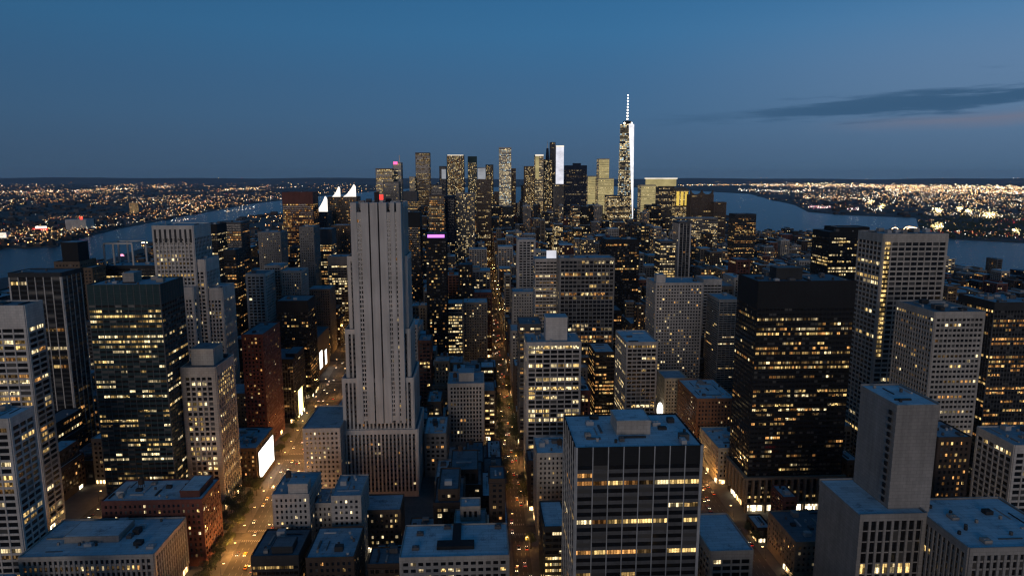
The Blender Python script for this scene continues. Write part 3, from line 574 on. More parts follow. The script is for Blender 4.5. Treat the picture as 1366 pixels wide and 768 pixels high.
# stone tower: broad ribs, roof beacon
x0, x1, y0, y1 = STONE['r']; z = STONE['z']; w = x1-x0
ribs, dk = MB(), MB()
for a, b in ((.0, .12), (.21, .355), (.385, .535), (.565, .715), (.785, .87), (.91, 1.0)):
    ribs.box(x0+a*w, x0+b*w, y0-8.9, y0-.0, 64, z+1.2)
    ribs.box(x0+a*w+.2, x0+b*w-.2, y1+.02, y1+1.6, 0, z+1.1)
part(ribs, 'rib', 'ribstone', STONE)
pan, win, rg = MB(), MB(), random.Random(77)
for a, b in ((.12, .21), (.715, .785), (.87, .91)):
    xa, xb = x0+a*w+.02, x0+b*w-.02; pan.box(xa, xb, y0-8.3, y0-.02, 66, z-6)
    k = 2 if xb-xa > 2.4 else 1; ww = (xb-xa)/k
    for i in range(k):
        zz = 70.0
        while zz < z-11:
            n_ = rg.choice([7, 3, 5, 2]) if rg.random() < .05 else (1 if rg.random() < .2 else 0)
            win.poly([(xa+i*ww+.3, y0-8.35, zz), (xa+(i+1)*ww-.3, y0-8.35, zz), (xa+(i+1)*ww-.3, y0-8.35, zz+2.3), (xa+i*ww+.3, y0-8.35, zz+2.3)], n_); zz += 3.7
part(pan, 'window_bay', 'ribstone', STONE); part(win, 'windows', WM, STONE)['kind'] = 'stuff'
mb = MB(); mb.box(x0+w*.42, x0+w*.5, y0+8, y0+14, z+.3, z+9); part(mb, 'roof_plant', 'dark', STONE)
mb = MB(); mb.box(x0+w*.53, x0+w*.60, y0+6, y0+9, z+3, z+7); part(mb, 'red_beacon', 'sign_red', STONE)
mb = MB(); mb.box(x0+w*.53, x0+w*.60, y0+6.2, y0+8.8, z+.3, z+2.9); part(mb, 'beacon_base', 'white', STONE)
# pale stepped skyscraper: dark crown slots
x0, x1, y0, y1 = MET['r']; z = MET['z']
for i in range(8): mb = MB(); mb.box(x0+(i+.3)*(x1-x0)/8, x0+(i+.72)*(x1-x0)/8, y0-.86, y0-.5, z-16, z-3); part(mb, 'crown_slot', 'dark', MET)
# purple band, roof signs
x0, x1, y0, y1 = PURP['r']; z = PURP['z']; mb = MB(); mb.box(x0+2, x1-2, y0-.9, y0-.3, z-4.5, z-.8); part(mb, 'purple_band', 'sign_purple', PURP)
x0, x1, y0, y1 = SIGNB['r']; z = SIGNB['z']; a = at_y(729, 343, y0+3); b = at_y(742, 335, y0+3)
mb = MB(); mb.box(a.x, b.x, y0+2, y0+3, z+1.2, b.z+1); o = part(mb, 'roof_sign', 'flood_cool', SIGNB)
mb = MB(); mb.box(a.x+1, a.x+1.4, y0+3.02, y0+3.4, z, b.z); mb.box(b.x-1.4, b.x-1, y0+3.02, y0+3.4, z, b.z); mb.obj('sign_post', 'dark', o, SIGNB['org'])
# blank concrete tower: window strip beside its corner
# floodlit sails
def sail(rec, u0, u1, vt, vb, dy):
    Y = rec['r'][2]+dy; a = at_y(u0, vb, Y); b = at_y(u1, vb, Y); t = at_y(u1-1.5, vt, Y); z0 = a.z; zt = t.z; n = 10; mb = MB()
    z0 = min(z0, rec['z'])
    def prof(k): f = k/n; return a.x+(b.x-a.x)*.9*f
    front = [(a.x, Y, z0), (b.x, Y, z0), (b.x, Y, z0+(zt-z0)*.8)]+[(prof(k), Y, z0+(zt-z0)*(k/n)**1.8) for k in range(n, 0, -1)]
    back = [(x*.97+b.x*.03, Y+9, zz) for x, _y, zz in front]
    mb.poly(front); mb.poly(back[::-1])
    for i in range(len(front)):
        j = (i+1) % len(front); mb.poly([front[j], front[i], back[i], back[j]])
    part(mb, 'lit_sail', 'sail_glow', rec)
lit_mat('sail_glow', (1, .9, .78), 1.7, 'NONE', False, soft=True)  # floodlight on the sails painted in as their own emission
sail(SAILA, 441, 453, 249, 263, 4); sail(SAILA, 455, 474, 246, 263, 6); sail(SAILB, 418, 436, 262, 283, 3)
# skyline crowns; pale walls and fronts glow by emission in place of floodlight
x0, x1, y0, y1 = PINK['r']; z = PINK['z']; mb = MB(); mb.box(x0+2, x0+15, y0-2, y0+2, z-6, z+3); part(mb, 'pink_light', 'sign_pink', PINK)
mb = MB(); mb.box(x1-7, x1-4, y0+5, y0+8, z, z+24); part(mb, 'antenna', 'steel', PINK)
x0, x1, y0, y1 = CROWN['r']; z = CROWN['z']; mb = MB(); mb.box(x0+2, x1-2, y0-1, y0-.45, z-1.5, z+.8); part(mb, 'crown_light', 'flood_white', CROWN)
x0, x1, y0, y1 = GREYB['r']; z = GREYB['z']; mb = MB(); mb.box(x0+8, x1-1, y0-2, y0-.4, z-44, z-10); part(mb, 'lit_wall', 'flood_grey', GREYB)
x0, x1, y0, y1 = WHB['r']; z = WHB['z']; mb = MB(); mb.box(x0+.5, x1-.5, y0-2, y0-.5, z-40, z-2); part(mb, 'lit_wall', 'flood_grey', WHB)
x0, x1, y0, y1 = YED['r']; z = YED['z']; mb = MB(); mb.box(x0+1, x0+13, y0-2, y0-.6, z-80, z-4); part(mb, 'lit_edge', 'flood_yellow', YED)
mb = MB(); mb.box(x0, x1, y0-2.4, y0-.5, z-3, z+2); part(mb, 'crown_light', 'flood_white', YED)
x0, x1, y0, y1 = SPIRE['r']; z = SPIRE['z']; xc = x0+(x1-x0)*.45; mb = MB(); mb.cyl(xc, y0+20, z, z+40, 7, 4, 8); part(mb, 'spire_base', 'navy', SPIRE)
mb = MB(); mb.cyl(xc, y0+20, z+40, z+66, 1.6, .4, 6); part(mb, 'spire', 'steel', SPIRE)
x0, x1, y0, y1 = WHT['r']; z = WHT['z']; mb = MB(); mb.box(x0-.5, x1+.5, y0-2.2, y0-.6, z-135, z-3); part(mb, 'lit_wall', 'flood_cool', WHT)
mb = MB(); mb.box(x0-.8, x1+.8, y0-2.6, y0-.5, z-2.8, z+2); part(mb, 'crown_light', 'flood_white', WHT)
for rec, c in ((YEL1, 'flood_yellow'), (YEL2, 'flood_yellow'), (YST, 'flood_yellow')):
    for q, zz in rec['vols']:
        mb = MB(); n = int((zz-60)/6)
        for i in range(n): mb.box(q[0]+.8, q[1]-.8, q[2]-1.1, q[2]-.55, zz-3-i*6-4.6, zz-3-i*6)
        part(mb, 'lit_front', c, rec)
x0, x1, y0, y1 = YBX['r']; z = YBX['z']; mb = MB(); mb.box(x0-5, x1+5, y0-4, y0+30, z-26, z-2); part(mb, 'lit_box', 'flood_yellow', YBX)
mb = MB(); mb.box(x0-8, x1+8, y0-7, y0+33, z-1.9, z+1.5); part(mb, 'lit_cornice', 'flood_white', YBX)
x0, x1, y0, y1 = GOLD['r']; z = GOLD['z']; mb = MB(); a = [math.pi*k/8 for k in range(9)]
xc, rr = (x0+x1)/2, (x1-x0)/2
for k in range(8): mb.poly([(xc-rr*math.cos(a[k]), y0+1, z+rr*.5*math.sin(a[k])), (xc-rr*math.cos(a[k]), y1, z+rr*.5*math.sin(a[k])), (xc-rr*math.cos(a[k+1]), y1, z+rr*.5*math.sin(a[k+1])), (xc-rr*math.cos(a[k+1]), y0+1, z+rr*.5*math.sin(a[k+1]))][::-1])
mb.poly([(xc-rr*math.cos(t), y0+1, z+rr*.5*math.sin(t)) for t in a][::-1]); mb.poly([(xc-rr*math.cos(t), y1, z+rr*.5*math.sin(t)) for t in a]); part(mb, 'dome_roof', 'slate', GOLD)
mb = MB()
for i in range(3): mb.box(x0+2+i*14, x0+11+i*14, y0-1.4, y0-.6, z-50, z-4)
part(mb, 'lit_front', 'flood_gold', GOLD)
x0, x1, y0, y1 = SCAL['r']; z = SCAL['z']
for i in range(2):
    xa, xb = x0+i*(x1-x0)/2, x0+(i+1)*(x1-x0)/2; mb = MB(); a = [math.pi*k/8 for k in range(9)]; xc, rr = (xa+xb)/2, (xb-xa)/2-.3
    pr = [(xc+rr*math.cos(t), z+1+14*(1-math.sin(t))) for t in a]+[(xa+.3, z+.2), (xb-.3, z+.2)]
    mb.poly([(x, y0+1, zz) for x, zz in pr][::-1]); mb.poly([(x, y0+14, zz) for x, zz in pr])
    for k in range(len(pr)): mb.poly([(pr[k][0], y0+1, pr[k][1]), (pr[k-1][0], y0+1, pr[k-1][1]), (pr[k-1][0], y0+14, pr[k-1][1]), (pr[k][0], y0+14, pr[k][1])])
    part(mb, 'scalloped_parapet', 'brown', SCAL)
# spire topped glass tower: square base, tapering chamfered shaft, ring and mast
Y = 2420.0; a = at_y(826, 300, Y); b = at_y(844.5, 300, Y); t = at_y(835, 165, Y); tip = at_y(836, 123, Y)
hw = (b.x-a.x)/2; cx = (a.x+b.x)/2; cy = Y+hw; zt = t.z; z0 = 58.0
WTC.location = (cx, cy, 0); tag(WTC, 'tall tapering glass tower with a lit mast, highest of the far skyline', 'skyscraper'); org = (cx, cy, 0)
mb = MB(); mb.box(cx-hw, cx+hw, cy-hw, cy+hw, 0, z0); mb.obj('base', 'slate', WTC, org)
bt = [(cx-hw, cy-hw, z0), (cx+hw, cy-hw, z0), (cx+hw, cy+hw, z0), (cx-hw, cy+hw, z0)]
r2 = hw*.98; tp = [(cx, cy-r2, zt), (cx+r2, cy, zt), (cx, cy+r2, zt), (cx-r2, cy, zt)]
lit_mat('wtc_glow', (.97, .96, 1), 1.2, 'NONE', False, soft=True)
sh = MB(); bright = MB()
# the eight long triangles of the shaft; the right front one glows, its brightness put in as emission
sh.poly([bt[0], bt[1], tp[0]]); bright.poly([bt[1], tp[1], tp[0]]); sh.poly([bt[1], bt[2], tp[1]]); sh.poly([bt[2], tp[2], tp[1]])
sh.poly([bt[2], bt[3], tp[2]]); sh.poly([bt[3], tp[3], tp[2]]); sh.poly([bt[3], bt[0], tp[3]]); sh.poly([bt[0], tp[0], tp[3]]); sh.poly(tp)
so = sh.obj('shaft', 'slate', WTC, org); bright.obj('glow_facet', 'wtc_glow', WTC, org)
wm = MB(); rg = random.Random(5); nfl = 70
def on_tri(A, Bp, C, nd):
    A, Bp, C = Vector(A), Vector(Bp), Vector(C)
    n = (Bp-A).cross(C-A).normalized()
    for f in range(nfl):
        zz = z0+(zt-z0)*(f+.3)/nfl; zz2 = zz+(zt-z0)/nfl*.55
        def cut(z):
            pts = []
            for P, Q in ((A, Bp), (Bp, C), (C, A)):
                if (P.z-z)*(Q.z-z) < 0: pts.append(P+(Q-P)*((z-P.z)/(Q.z-P.z)))
            return pts
        p1, p2 = cut(zz), cut(zz2)
        if len(p1) < 2 or len(p2) < 2: continue
        if p1[0].x > p1[1].x: p1 = p1[::-1]
        if p2[0].x > p2[1].x: p2 = p2[::-1]
        L = (p1[1]-p1[0]).length; k = max(1, int(L/6))
        for i in range(k):
            if rg.random() < .8:
                fa, fb = (i+.1)/k, (i+.9)/k
                q = [p1[0].lerp(p1[1], fa), p1[0].lerp(p1[1], fb), p2[0].lerp(p2[1], fb), p2[0].lerp(p2[1], fa)]
                wm.poly([v+n*.4 for v in q], rg.choice([4, 4, 5, 9, 4, 4, 5]))
on_tri(bt[0], bt[1], tp[0], 0); on_tri(bt[3], bt[0], tp[3], 0); on_tri(bt[0], tp[0], tp[3], 0)
wo = wm.obj('windows', WM, WTC, org); wo['kind'] = 'stuff'
mb = MB(); mb.cyl(cx, cy, zt+.3, zt+10, hw*.62, hw*.55, 12); mb.obj('roof_ring', 'dark', WTC, org)
mb = MB(); mb.cyl(cx, cy, zt+10, tip.z, 2.0, .6, 8); so = mb.obj('mast', 'steel', WTC, org)
mb = MB()
for i in range(9): zz = zt+16+i*(tip.z-zt-20)/8.5; mb.cyl(cx, cy, zz, zz+3.2, 2.4-i*.15, 2.4-i*.15, 8)
mb.obj('mast_light', 'dot_white', so, org)
for sx in (-.5, .1, .55):
    mb = MB(); mb.cyl(cx+hw*sx, cy-hw*.45, zt+.3, zt+5, 2.2, 1.5, 6); mb.obj('roof_light', 'dot_white', WTC, org)
RECTS.append((cx-hw, cx+hw, cy-hw, cy+hw)); HERO.append(dict(root=WTC, org=org, r=RECTS[-1], z=zt, vols=[(RECTS[-1], zt)], short='the lit mast tower', vb=290, near=False))
# T shaped skylight, snowless dark
for rec in HERO:
    if rec['short'] == 'the block with T shaped skylight':
        x0, x1, y0, y1 = rec['r']; z = rec['z']; w = x1-x0; mb = MB()
        mb.box(x0+w*.33, x0+w*.68, y0+8, y0+15, z+.1, z+2.2); mb.box(x0+w*.47, x0+w*.55, y0+15.01, y1-1, z+.1, z+2.0); part(mb, 'skylight', 'black', rec)
        for x, y in ((.12, 24), (.1, 8), (.38, 31), (.88, 30)):
            mb = MB(); mb.box(x0+w*x, x0+w*x+4, y0+y, y0+y+3, z+.1, z+1.8); mb.cyl(x0+w*x+2, y0+y+1.5, z+1.8, z+2.3, 1, .9, 8); part(mb, 'roof_unit', 'slate', rec)
    if rec['short'] == 'the blank concrete tower':
        x0, x1, y0, y1 = rec['r']
        for zz in range(90, 142, 4): mb = MB(); mb.box(x0-1.4, x0-.8, y0+2.4, y0+4.6, zz, zz+2.3); part(mb, 'stair_window', 'black', rec)
    if rec['short'] == 'the white grid tower':
        x0, x1, y0, y1 = rec['r']
        for zz in range(108, 206, 4): mb = MB(); mb.box(x0+1.6, x0+5.6, y0-1.1, y0-.66, zz, zz+2.2); part(mb, 'lit_stair_window', 'lit_yellow', rec)
    if rec['short'] == 'the beige blank block':
        x0, x1, y0, y1 = rec['r']; a = at_y(880, 546, y0); mb = MB(); n = 16; rr_ = 3.1
        pr = [(a.x+rr_*math.cos(2*math.pi*k/n), a.z+8.0*math.sin(2*math.pi*k/n)) for k in range(n)]
        mb.poly([(x, y0-1.2, zz) for x, zz in pr]); mb.poly([(x, y0-.4, zz) for x, zz in pr][::-1])
        for k in range(n): mb.poly([(pr[k][0], y0-1.2, pr[k][1]), (pr[k-1][0], y0-1.2, pr[k-1][1]), (pr[k-1][0], y0-.4, pr[k-1][1]), (pr[k][0], y0-.4, pr[k][1])])
        o = part(mb, 'oval_sign', 'screen_white', rec); mb = MB(); mb.box(a.x, x0-.02, y0-.38, y0-.1, a.z-.3, a.z+.3); mb.obj('sign_arm', 'dark', o, rec['org'])
    if rec['short'] == 'the low dark roofed block':
        x0, x1, y0, y1 = rec['r']; z = rec['z']; mb = MB(); mb.box(x1-16, x1-8, y1-2, y1-1.4, z+.8, z+2.6); part(mb, 'red_sign', 'sign_red', rec)
    if rec['short'] == 'the big black tower':
        x0, x1, y0, y1 = rec['r']; mb = MB(); n = 15
        for i in range(n+1): mb.box(x0-2+i*(x1-x0+3)/n, x0-.4+i*(x1-x0+3)/n, y0-3.2, y0-.45, 7.5, 27)
        for i in range(6): mb.box(x0-3.2, x0-.45, y0+i*7.4, y0+1.6+i*7.4, 7.5, 27)
        mb.box(x0-3, x1+3, y0-3, y0-.6, 27.02, 29); mb.box(x0-3, x0-.5, y0-.5, y1, 27.02, 28.9)
        mb.box(x0-3, x1+3, y0-3.4, y0-.6, 6.4, 7.45)
        for i in range(6): mb.box(x0-2+i*(x1-x0+3)/5, x0-.4+i*(x1-x0+3)/5, y0-3.2, y0-1, 0, 6.38)
        part(mb, 'stone_base', 'tan', rec)
        mb = MB()
        for i in range(5): mb.box(x0+1+i*(x1-x0+3)/5, x0-3+(i+1)*(x1-x0+3)/5, y0-1.2, y0-.8, .5, 5.6)
        part(mb, 'lobby_window', 'shop_pale', rec)

# ------------------------------------------------------------------ ground, water, shores
isl = [gp(u, v) for u, v in ((-120, 400), (-40, 376), (0, 371), (130, 351), (215, 322), (300, 297), (345, 287), (480, 275), (700, 273), (905, 279), (962, 286), (1000, 304), (1060, 327), (1130, 340), (1270, 364), (1366, 378), (1520, 398))]
isl = [(-1500, -800)]+isl+[(2200, -800)]
def inside(x, y, poly):
    c = False; n = len(poly)
    for i in range(n):
        (xa, ya), (xb, yb) = poly[i], poly[i-1]
        if (ya > y) != (yb > y) and x < (xb-xa)*(y-ya)/(yb-ya)+xa: c = not c
    return c
mb = MB(); mb.poly([(-45000, -9000, -3), (45000, -9000, -3), (60000, 62000, -3), (-60000, 62000, -3)]); tag(mb.obj('water', 'water'), None, None, kind='structure')
def land(name, poly, mat, z=0.0):
    a = sum(poly[i-1][0]*poly[i][1]-poly[i][0]*poly[i-1][1] for i in range(len(poly)))
    if a < 0: poly = poly[::-1]
    mb = MB(); n = len(poly); mb.poly([(x, y, z) for x, y in poly])
    for i in range(n):
        j = (i+1) % n; mb.poly([(*poly[i], -4), (*poly[j], -4), (*poly[j], z), (*poly[i], z)])
    return tag(mb.obj(name, mat), None, None, kind='structure')
land('ground', isl, 'ground')
FARZ = 17000
lsh = [gp(u, v) for u, v in ((-260, 352), (-60, 336), (0, 331), (75, 328), (82, 324), (110, 316), (160, 304), (240, 289), (340, 271), (420, 262), (500, 255), (560, 250.5))]
left_land = lsh+[(lsh[-1][0]+2000, 24000), (-26000, 24000), (-9000, 1200)]
land('river_shore', left_land, 'farland')
rsh = [gp(u, v) for u, v in ((1000, 258.5), (1028, 266), (1060, 273), (1078, 282), (1120, 286), (1184, 288.5), (1222, 290), (1226, 304), (1246, 312), (1272, 318), (1366, 323), (1520, 332))]
right_land = rsh+[(9000, 1500), (30000, 24000), (rsh[0][0]-600, 24000)]
land('harbour_shore', right_land, 'farland')
far_land = [(-60000, 24001), (-14000, 24001), (-3600, 16500), (2500, 19000), (9000, 21000), (16000, 24001), (60000, 24001), (60000, 61000), (-60000, 61000)]
land('far_shore', far_land, 'farland', .5)
# low hills along the horizon
mb = MB(); rg = random.Random(3); n = 150
prev = None
for i in range(n+1):
    x = -44000+88000*i/n
    h = 150+22*math.sin(i*.21)+14*math.sin(i*.53+1)+14*rg.random()+(45 if x < 0 else 0)*min(1, -x/9000)
    row = [(x, 33000, 0), (x, 36000, h*.7), (x, 39000, h), (x, 45000, 0)]
    if prev:
        for k in range(3): mb.poly([prev[k], row[k], row[k+1], prev[k+1]])
    prev = row
tag(mb.obj('hills', 'hill'), None, None, kind='structure')

# ------------------------------------------------------------------ avenues and streets
AV1 = lambda y: -160-.0577*(y-419)
AVE = [(lambda y: -1000.0, 9), (lambda y: -850.0, 9), (lambda y: -690.0, 9), (lambda y: -520.0, 9), (lambda y: -300.0, 9), (AV1, 10.5), (lambda y: 28.0, 6), (lambda y: 187.0, 8), (lambda y: 408.0, 10), (lambda y: 570.0, 9), (lambda y: 730.0, 9), (lambda y: 890.0, 9), (lambda y: 1050.0, 9), (lambda y: 1210.0, 9), (lambda y: 1370.0, 9)]
STR = [283, 385, 480, 625, 709, 783, 869, 972]+[1050+84*i for i in range(20)]
WALK = 3.2
mb, pv, mk = MB(), MB(), MB()
Y0, Y1 = 150.0, 2750.0
for fx, hw in AVE:
    if not -720 < fx(800) < 1000: continue
    segs = [Y0+i*100 for i in range(27)]
    for a, b in zip(segs[:-1], segs[1:]):
        mb.poly([(fx(a)-hw, a, .004), (fx(a)+hw, a, .004), (fx(b)+hw, b, .004), (fx(b)-hw, b, .004)])
for s in STR: mb.poly([(-690, s-5, .002), (1000, s-5, .002), (1000, s+5, .002), (-690, s+5, .002)])
tag(mb.obj('road', 'asphalt'), None, None, kind='structure')
BLOCKS = []
ys = [150]+STR
for i in range(len(AVE)-1):
    (fa, ha), (fb, hb) = AVE[i], AVE[i+1]
    for s0, s1 in zip(ys[:-1], ys[1:]):
        y0, y1 = s0+5.2, s1-5.2
        q = [(fa(y0)+ha+.2, y0), (fb(y0)-hb-.2, y0), (fb(y1)-hb-.2, y1), (fa(y1)+ha+.2, y1)]
        if not all(inside(x, y, isl) for x, y in q): continue
        BLOCKS.append((q, i))
        if y0 < 1500: pv.prism(q, 0, .15)
tag(pv.obj('pavement', 'pavement'), None, None, kind='structure')
for idx in (4, 5, 6, 7):
    fx, hw = AVE[idx]; lanes = [-hw+2*hw*k/(5 if idx == 5 else 4) for k in range(1, 5 if idx == 5 else 4)]
    y = 300.0
    while y < 900:
        if min(abs(y-s) for s in STR) > 11:
            for l in lanes: mk.poly([(fx(y)+l-.12, y, .012), (fx(y)+l+.12, y, .012), (fx(y+3.5)+l+.12, y+3.5, .012), (fx(y+3.5)+l-.12, y+3.5, .012)])
        y += 8
    for s in STR[:8]:
        for sy in (-8.5, 6.0):
            x = -hw+1
            while x < hw-1.2: mk.poly([(fx(s)+x, s+sy, .012), (fx(s)+x+.7, s+sy, .012), (fx(s)+x+.7, s+sy+2.6, .012), (fx(s)+x, s+sy+2.6, .012)]); x += 1.5
tag(mk.obj('road_markings', 'paint'), None, None, kind='structure')
# ------------------------------------------------------------------ the rest of the city
GU = []      # (u0, u1, lowest v that must stay free, Y): what must stay visible behind
for h in HERO:
    for q, zz in h['vols']:
        c = [proj(x, y, zz) for x in q[:2] for y in q[2:]]
        GU.append((min(p[0] for p in c)+2, max(p[0] for p in c)-2, h['vb'], q[2]))
for fx, ya, yb in ((AV1, 380, 640), (AV1, 760, 960), (lambda y: 28.0, 400, 620), (lambda y: 187.0, 440, 540), (lambda y: -300.0, 480, 560)):
    y = ya
    while y < yb:
        u, v = proj(fx(y), y, 0); w = 9 if fx is AV1 else 6; GU.append((u-w, u+w, v+5, y)); y += 12
GU += [(-60, 200, 366, 1690), (200, 345, 300, 3000), (1040, 1120, 338, 2000), (1262, 1400, 356, 1500), (960, 1040, 306, 3000), (500, 960, 246, 2800), (330, 500, 268, 2700), (330, 960, 274, 2000), (330, 930, 300, 1500)]
def zcap(q, y1):
    """Highest roof of a filler lot that hides nothing the photograph shows."""
    cs = [proj(x, y, 30) for x in q[:2] for y in q[2:]]
    ua, ub = min(c[0] for c in cs), max(c[0] for c in cs); cap = 900.0
    for g0, g1, vb, Y in GU:
        if ub > g0 and ua < g1 and q[2] < Y-1 and vb < 900:
            d = ray((ua+ub)/2, vb); cap = min(cap, CAMZ+q[3]*d.z/d.y)
    return cap
FILL = []
rg = random.Random(21)
def hit(q, m=1.0): return any(q[0] < r[1]+m and r[0]-m < q[1] and q[2] < r[3]+m and r[2]-m < q[3] for r in RECTS)
for q, bi in BLOCKS:
    ya, yb = q[0][1], q[2][1]
    xa = max(q[0][0], q[3][0])+WALK; xb = min(q[1][0], q[2][0])-WALK
    rows = 2 if yb-ya < 110 else 3
    for k in range(rows):
        y0 = ya+2+(yb-ya-4)*k/rows; y1 = ya+2+(yb-ya-4)*(k+1)/rows-.6
        x = xa
        while x < xb-9:
            far = ya > 1000
            w = rg.uniform(13, 27) if not far else rg.uniform(18, 34)
            if xb-(x+w) < 10: w = xb-x
            lot = (x, x+w-.5, y0, y1)
            x += w
            us = [proj(a, b, 20)[0] for a in lot[:2] for b in lot[2:]]
            if max(us) < -60 or min(us) > PW+60: continue
            cands = [lot]
            if hit(lot):     # what is left of the lot around a named building
                cands = []
                cw = 10.0
                xs = [lot[0]+i*cw for i in range(max(1, int((lot[1]-lot[0])/cw)))]
                hd = (lot[3]-lot[2])/2
                for yy in (lot[2], lot[2]+hd):
                    run = None
                    for xx in xs+[None]:
                        ok = xx is not None and not hit((xx, xx+cw-.3, yy, yy+hd-.5))
                        if ok: run = (run[0] if run else xx, xx+cw-.3)
                        elif run: cands.append((run[0], run[1], yy, yy+hd-.5)); run = None
            for c in cands:
                if hit(c, .2): continue
                cap = zcap(c, c[3])
                y = c[2]
                if y < 700: h = rg.choice([14, 20, 26, 34, 46, 60])*rg.uniform(.8, 1.2)
                elif y < 1200: h = rg.choice([36, 52, 68, 85, 105, 120])*rg.uniform(.8, 1.2)
                elif y < 2000: h = rg.choice([35, 50, 65, 85, 110, 135])*rg.uniform(.75, 1.15)
                else: h = rg.choice([90, 130, 160, 190, 225])*rg.uniform(.8, 1.2)
                cx = (c[0]+c[1])/2
                if cx < -430: h *= .62 if y > 900 else .8
                if cx > 470: h *= .85
                if cx > 600 and y > 1000: h = min(h, rg.uniform(22, 75))
                if cx < -600: h = min(h, rg.uniform(20, 60))
                h = min(h, cap-rg.uniform(0, 6) if y < 1000 else cap*rg.choice([1, 1, .9, .8, .7, .6])-rg.uniform(0, 8))
                if h < 7: continue
                FILL.append([c, h])
for f in FILL: RECTS.append(f[0])
# visible area of every building, painted far to near on a coarse raster
GW, GH = 456, 256; ras = [[-1]*GW for _ in range(GH)]
items = [(h['r'][2], q, zz, None) for h in HERO for q, zz in h['vols']]+[(f[0][2], f[0], f[1], i) for i, f in enumerate(FILL)]
items.sort(key=lambda t: -t[0])
def fillpoly(pts, val):
    ys_ = [p[1] for p in pts]
    for gy in range(max(0, int(min(ys_))), min(GH-1, int(max(ys_)))+1):
        xs = []
        for i in range(len(pts)):
            (xa, ya), (xb, yb) = pts[i-1], pts[i]
            if (ya > gy+.5) != (yb > gy+.5): xs.append(xa+(gy+.5-ya)*(xb-xa)/(yb-ya))
        if len(xs) >= 2:
            a, b = max(0, int(min(xs)+.5)), min(GW-1, int(max(xs)-.5))
            if b >= a: ras[gy][a:b+1] = [val]*(b-a+1)
for _y, q, zz, i in items:
    val = -1 if i is None else i; k = GW/PW
    def P(x, y, z): u, v = proj(x, y, z); return (u*k, v*k)
    x0, x1, y0, y1 = q
    fillpoly([P(x0, y0, zz), P(x1, y0, zz), P(x1, y1, zz), P(x0, y1, zz)], val)
    xs = x0 if x0 > 0 else (x1 if x1 < 0 else None)
    if xs is not None: fillpoly([P(xs, y0, 0), P(xs, y1, 0), P(xs, y1, zz), P(xs, y0, zz)], val)
    fillpoly([P(x0, y0, 0), P(x1, y0, 0), P(x1, y0, zz), P(x0, y0, zz)], val)
vis = {}
for row in ras:
    for t in row:
        if t >= 0: vis[t] = vis.get(t, 0)+1
NIND = 300-len(HERO)
order = sorted(vis, key=lambda i: -vis[i]); IND = set(order[:NIND])
COLW = [('brown brick', 'brown', 'roof_mid'), ('dark brown brick', 'darkbrown', 'roof_dark'), ('tan brick', 'tan', 'roof_mid'), ('grey stone', 'stone', 'roof_mid'), ('grey concrete', 'concrete', 'roof_pale'),
        ('pale stone', 'pale', 'roof_pale'), ('red brick', 'brick', 'roof_mid'), ('black glass', 'black', 'roof_dark'), ('slate grey', 'slate', 'roof_dark'), ('dark grey', 'dark', 'roof_dark'), ('dark red brick', 'redbrown', 'roof_mid'), ('grey', 'grey', 'roof_pale')]
WGT = [6, 6, 4, 4, 3, 2, 2, 4, 5, 5, 3, 3]
ROOFW = {'roof_mid': 'blue grey roof', 'roof_dark': 'dark roof', 'roof_pale': 'pale blue roof'}
STYW = {'grid': 'gridded', 'punched': 'punched', 'bands': 'banded', 'piers': 'ribbed', 'curtain': 'glazed'}
hc = []
for h in HERO:
    c = [proj(x, y, h['z']) for x in h['r'][:2] for y in h['r'][2:]]
    u0, u1, v0 = min(p[0] for p in c), max(p[0] for p in c), min(p[1] for p in c); v1 = min(h['vb'], 768)
    if u1 > 0 and u0 < PW: hc.append((h['short'], (max(u0, 0)+min(u1, PW))/2, (v0+v1)/2, u0, u1, v0, v1, h['r'][2]))
def relation(u, v, y):
    best = min(hc, key=lambda t: math.hypot(max(t[3]-u, 0, u-t[4]), max(t[5]-v, 0, v-t[6])*1.1)+.12*math.hypot(t[1]-u, t[2]-v))
    s, cu, cv, u0, u1, v0, v1, yy = best
    if u < u0: rel = 'left of'
    elif u > u1: rel = 'right of'
    elif v > cv: rel = 'below' if y < yy else 'beside the foot of'
    else: rel = 'just behind'
    return rel, s
recs = {}
for i in IND:
    (x0, x1, y0, y1), h = FILL[i]
    k = rg.choices(range(len(COLW)), WGT)[0]; col, wall, roof = COLW[k]
    if rg.random() < .3 and roof != 'roof_pale': roof = 'roof_pale'
    sty = rg.choice(['curtain', 'bands', 'grid']) if wall in ('black', 'dark', 'slate') else rg.choices(['punched', 'grid', 'bands', 'piers'], [6, 2, 1.6, 1.2])[0]
    size = 'low' if h < 22 else 'mid height' if h < 45 else 'tall' if h < 85 else 'towering'
    tank = wall not in ('black', 'dark') and y0 < 1000 and rg.random() < .65
    u, v = proj((x0+x1)/2, y0, h); rel, s = relation(min(max(u, 2), PW-2), min(v+4, 764), y0)
    recs[i] = [size, col, STYW[sty], ROOFW[roof], rel, s, wall, roof, sty, tank, u, v]
groups = {}
for i, r in recs.items(): groups.setdefault((r[4], r[5]), []).append(i)
ORD = ['nearest', 'second nearest', 'third nearest', 'fourth nearest', 'fifth nearest', 'sixth nearest', 'seventh nearest', 'eighth nearest', 'ninth nearest', 'tenth nearest', 'eleventh nearest', 'twelfth nearest']
LABEL = {}
for (rel, s), ids in groups.items():
    byl = {}
    for i in ids:
        r = recs[i]; byl.setdefault(f'{r[0]} {r[1]} {r[2]} block with {r[3]} {rel} {s}', []).append(i)
    for l, same in byl.items():
        if len(same) == 1: LABEL[same[0]] = l
        else:
            same.sort(key=lambda i: FILL[i][0][2])
            for n, i in enumerate(same): r = recs[i]; LABEL[i] = f'{ORD[n % 12]} {r[0]} {r[1]} {r[2]} block {rel} {s}'
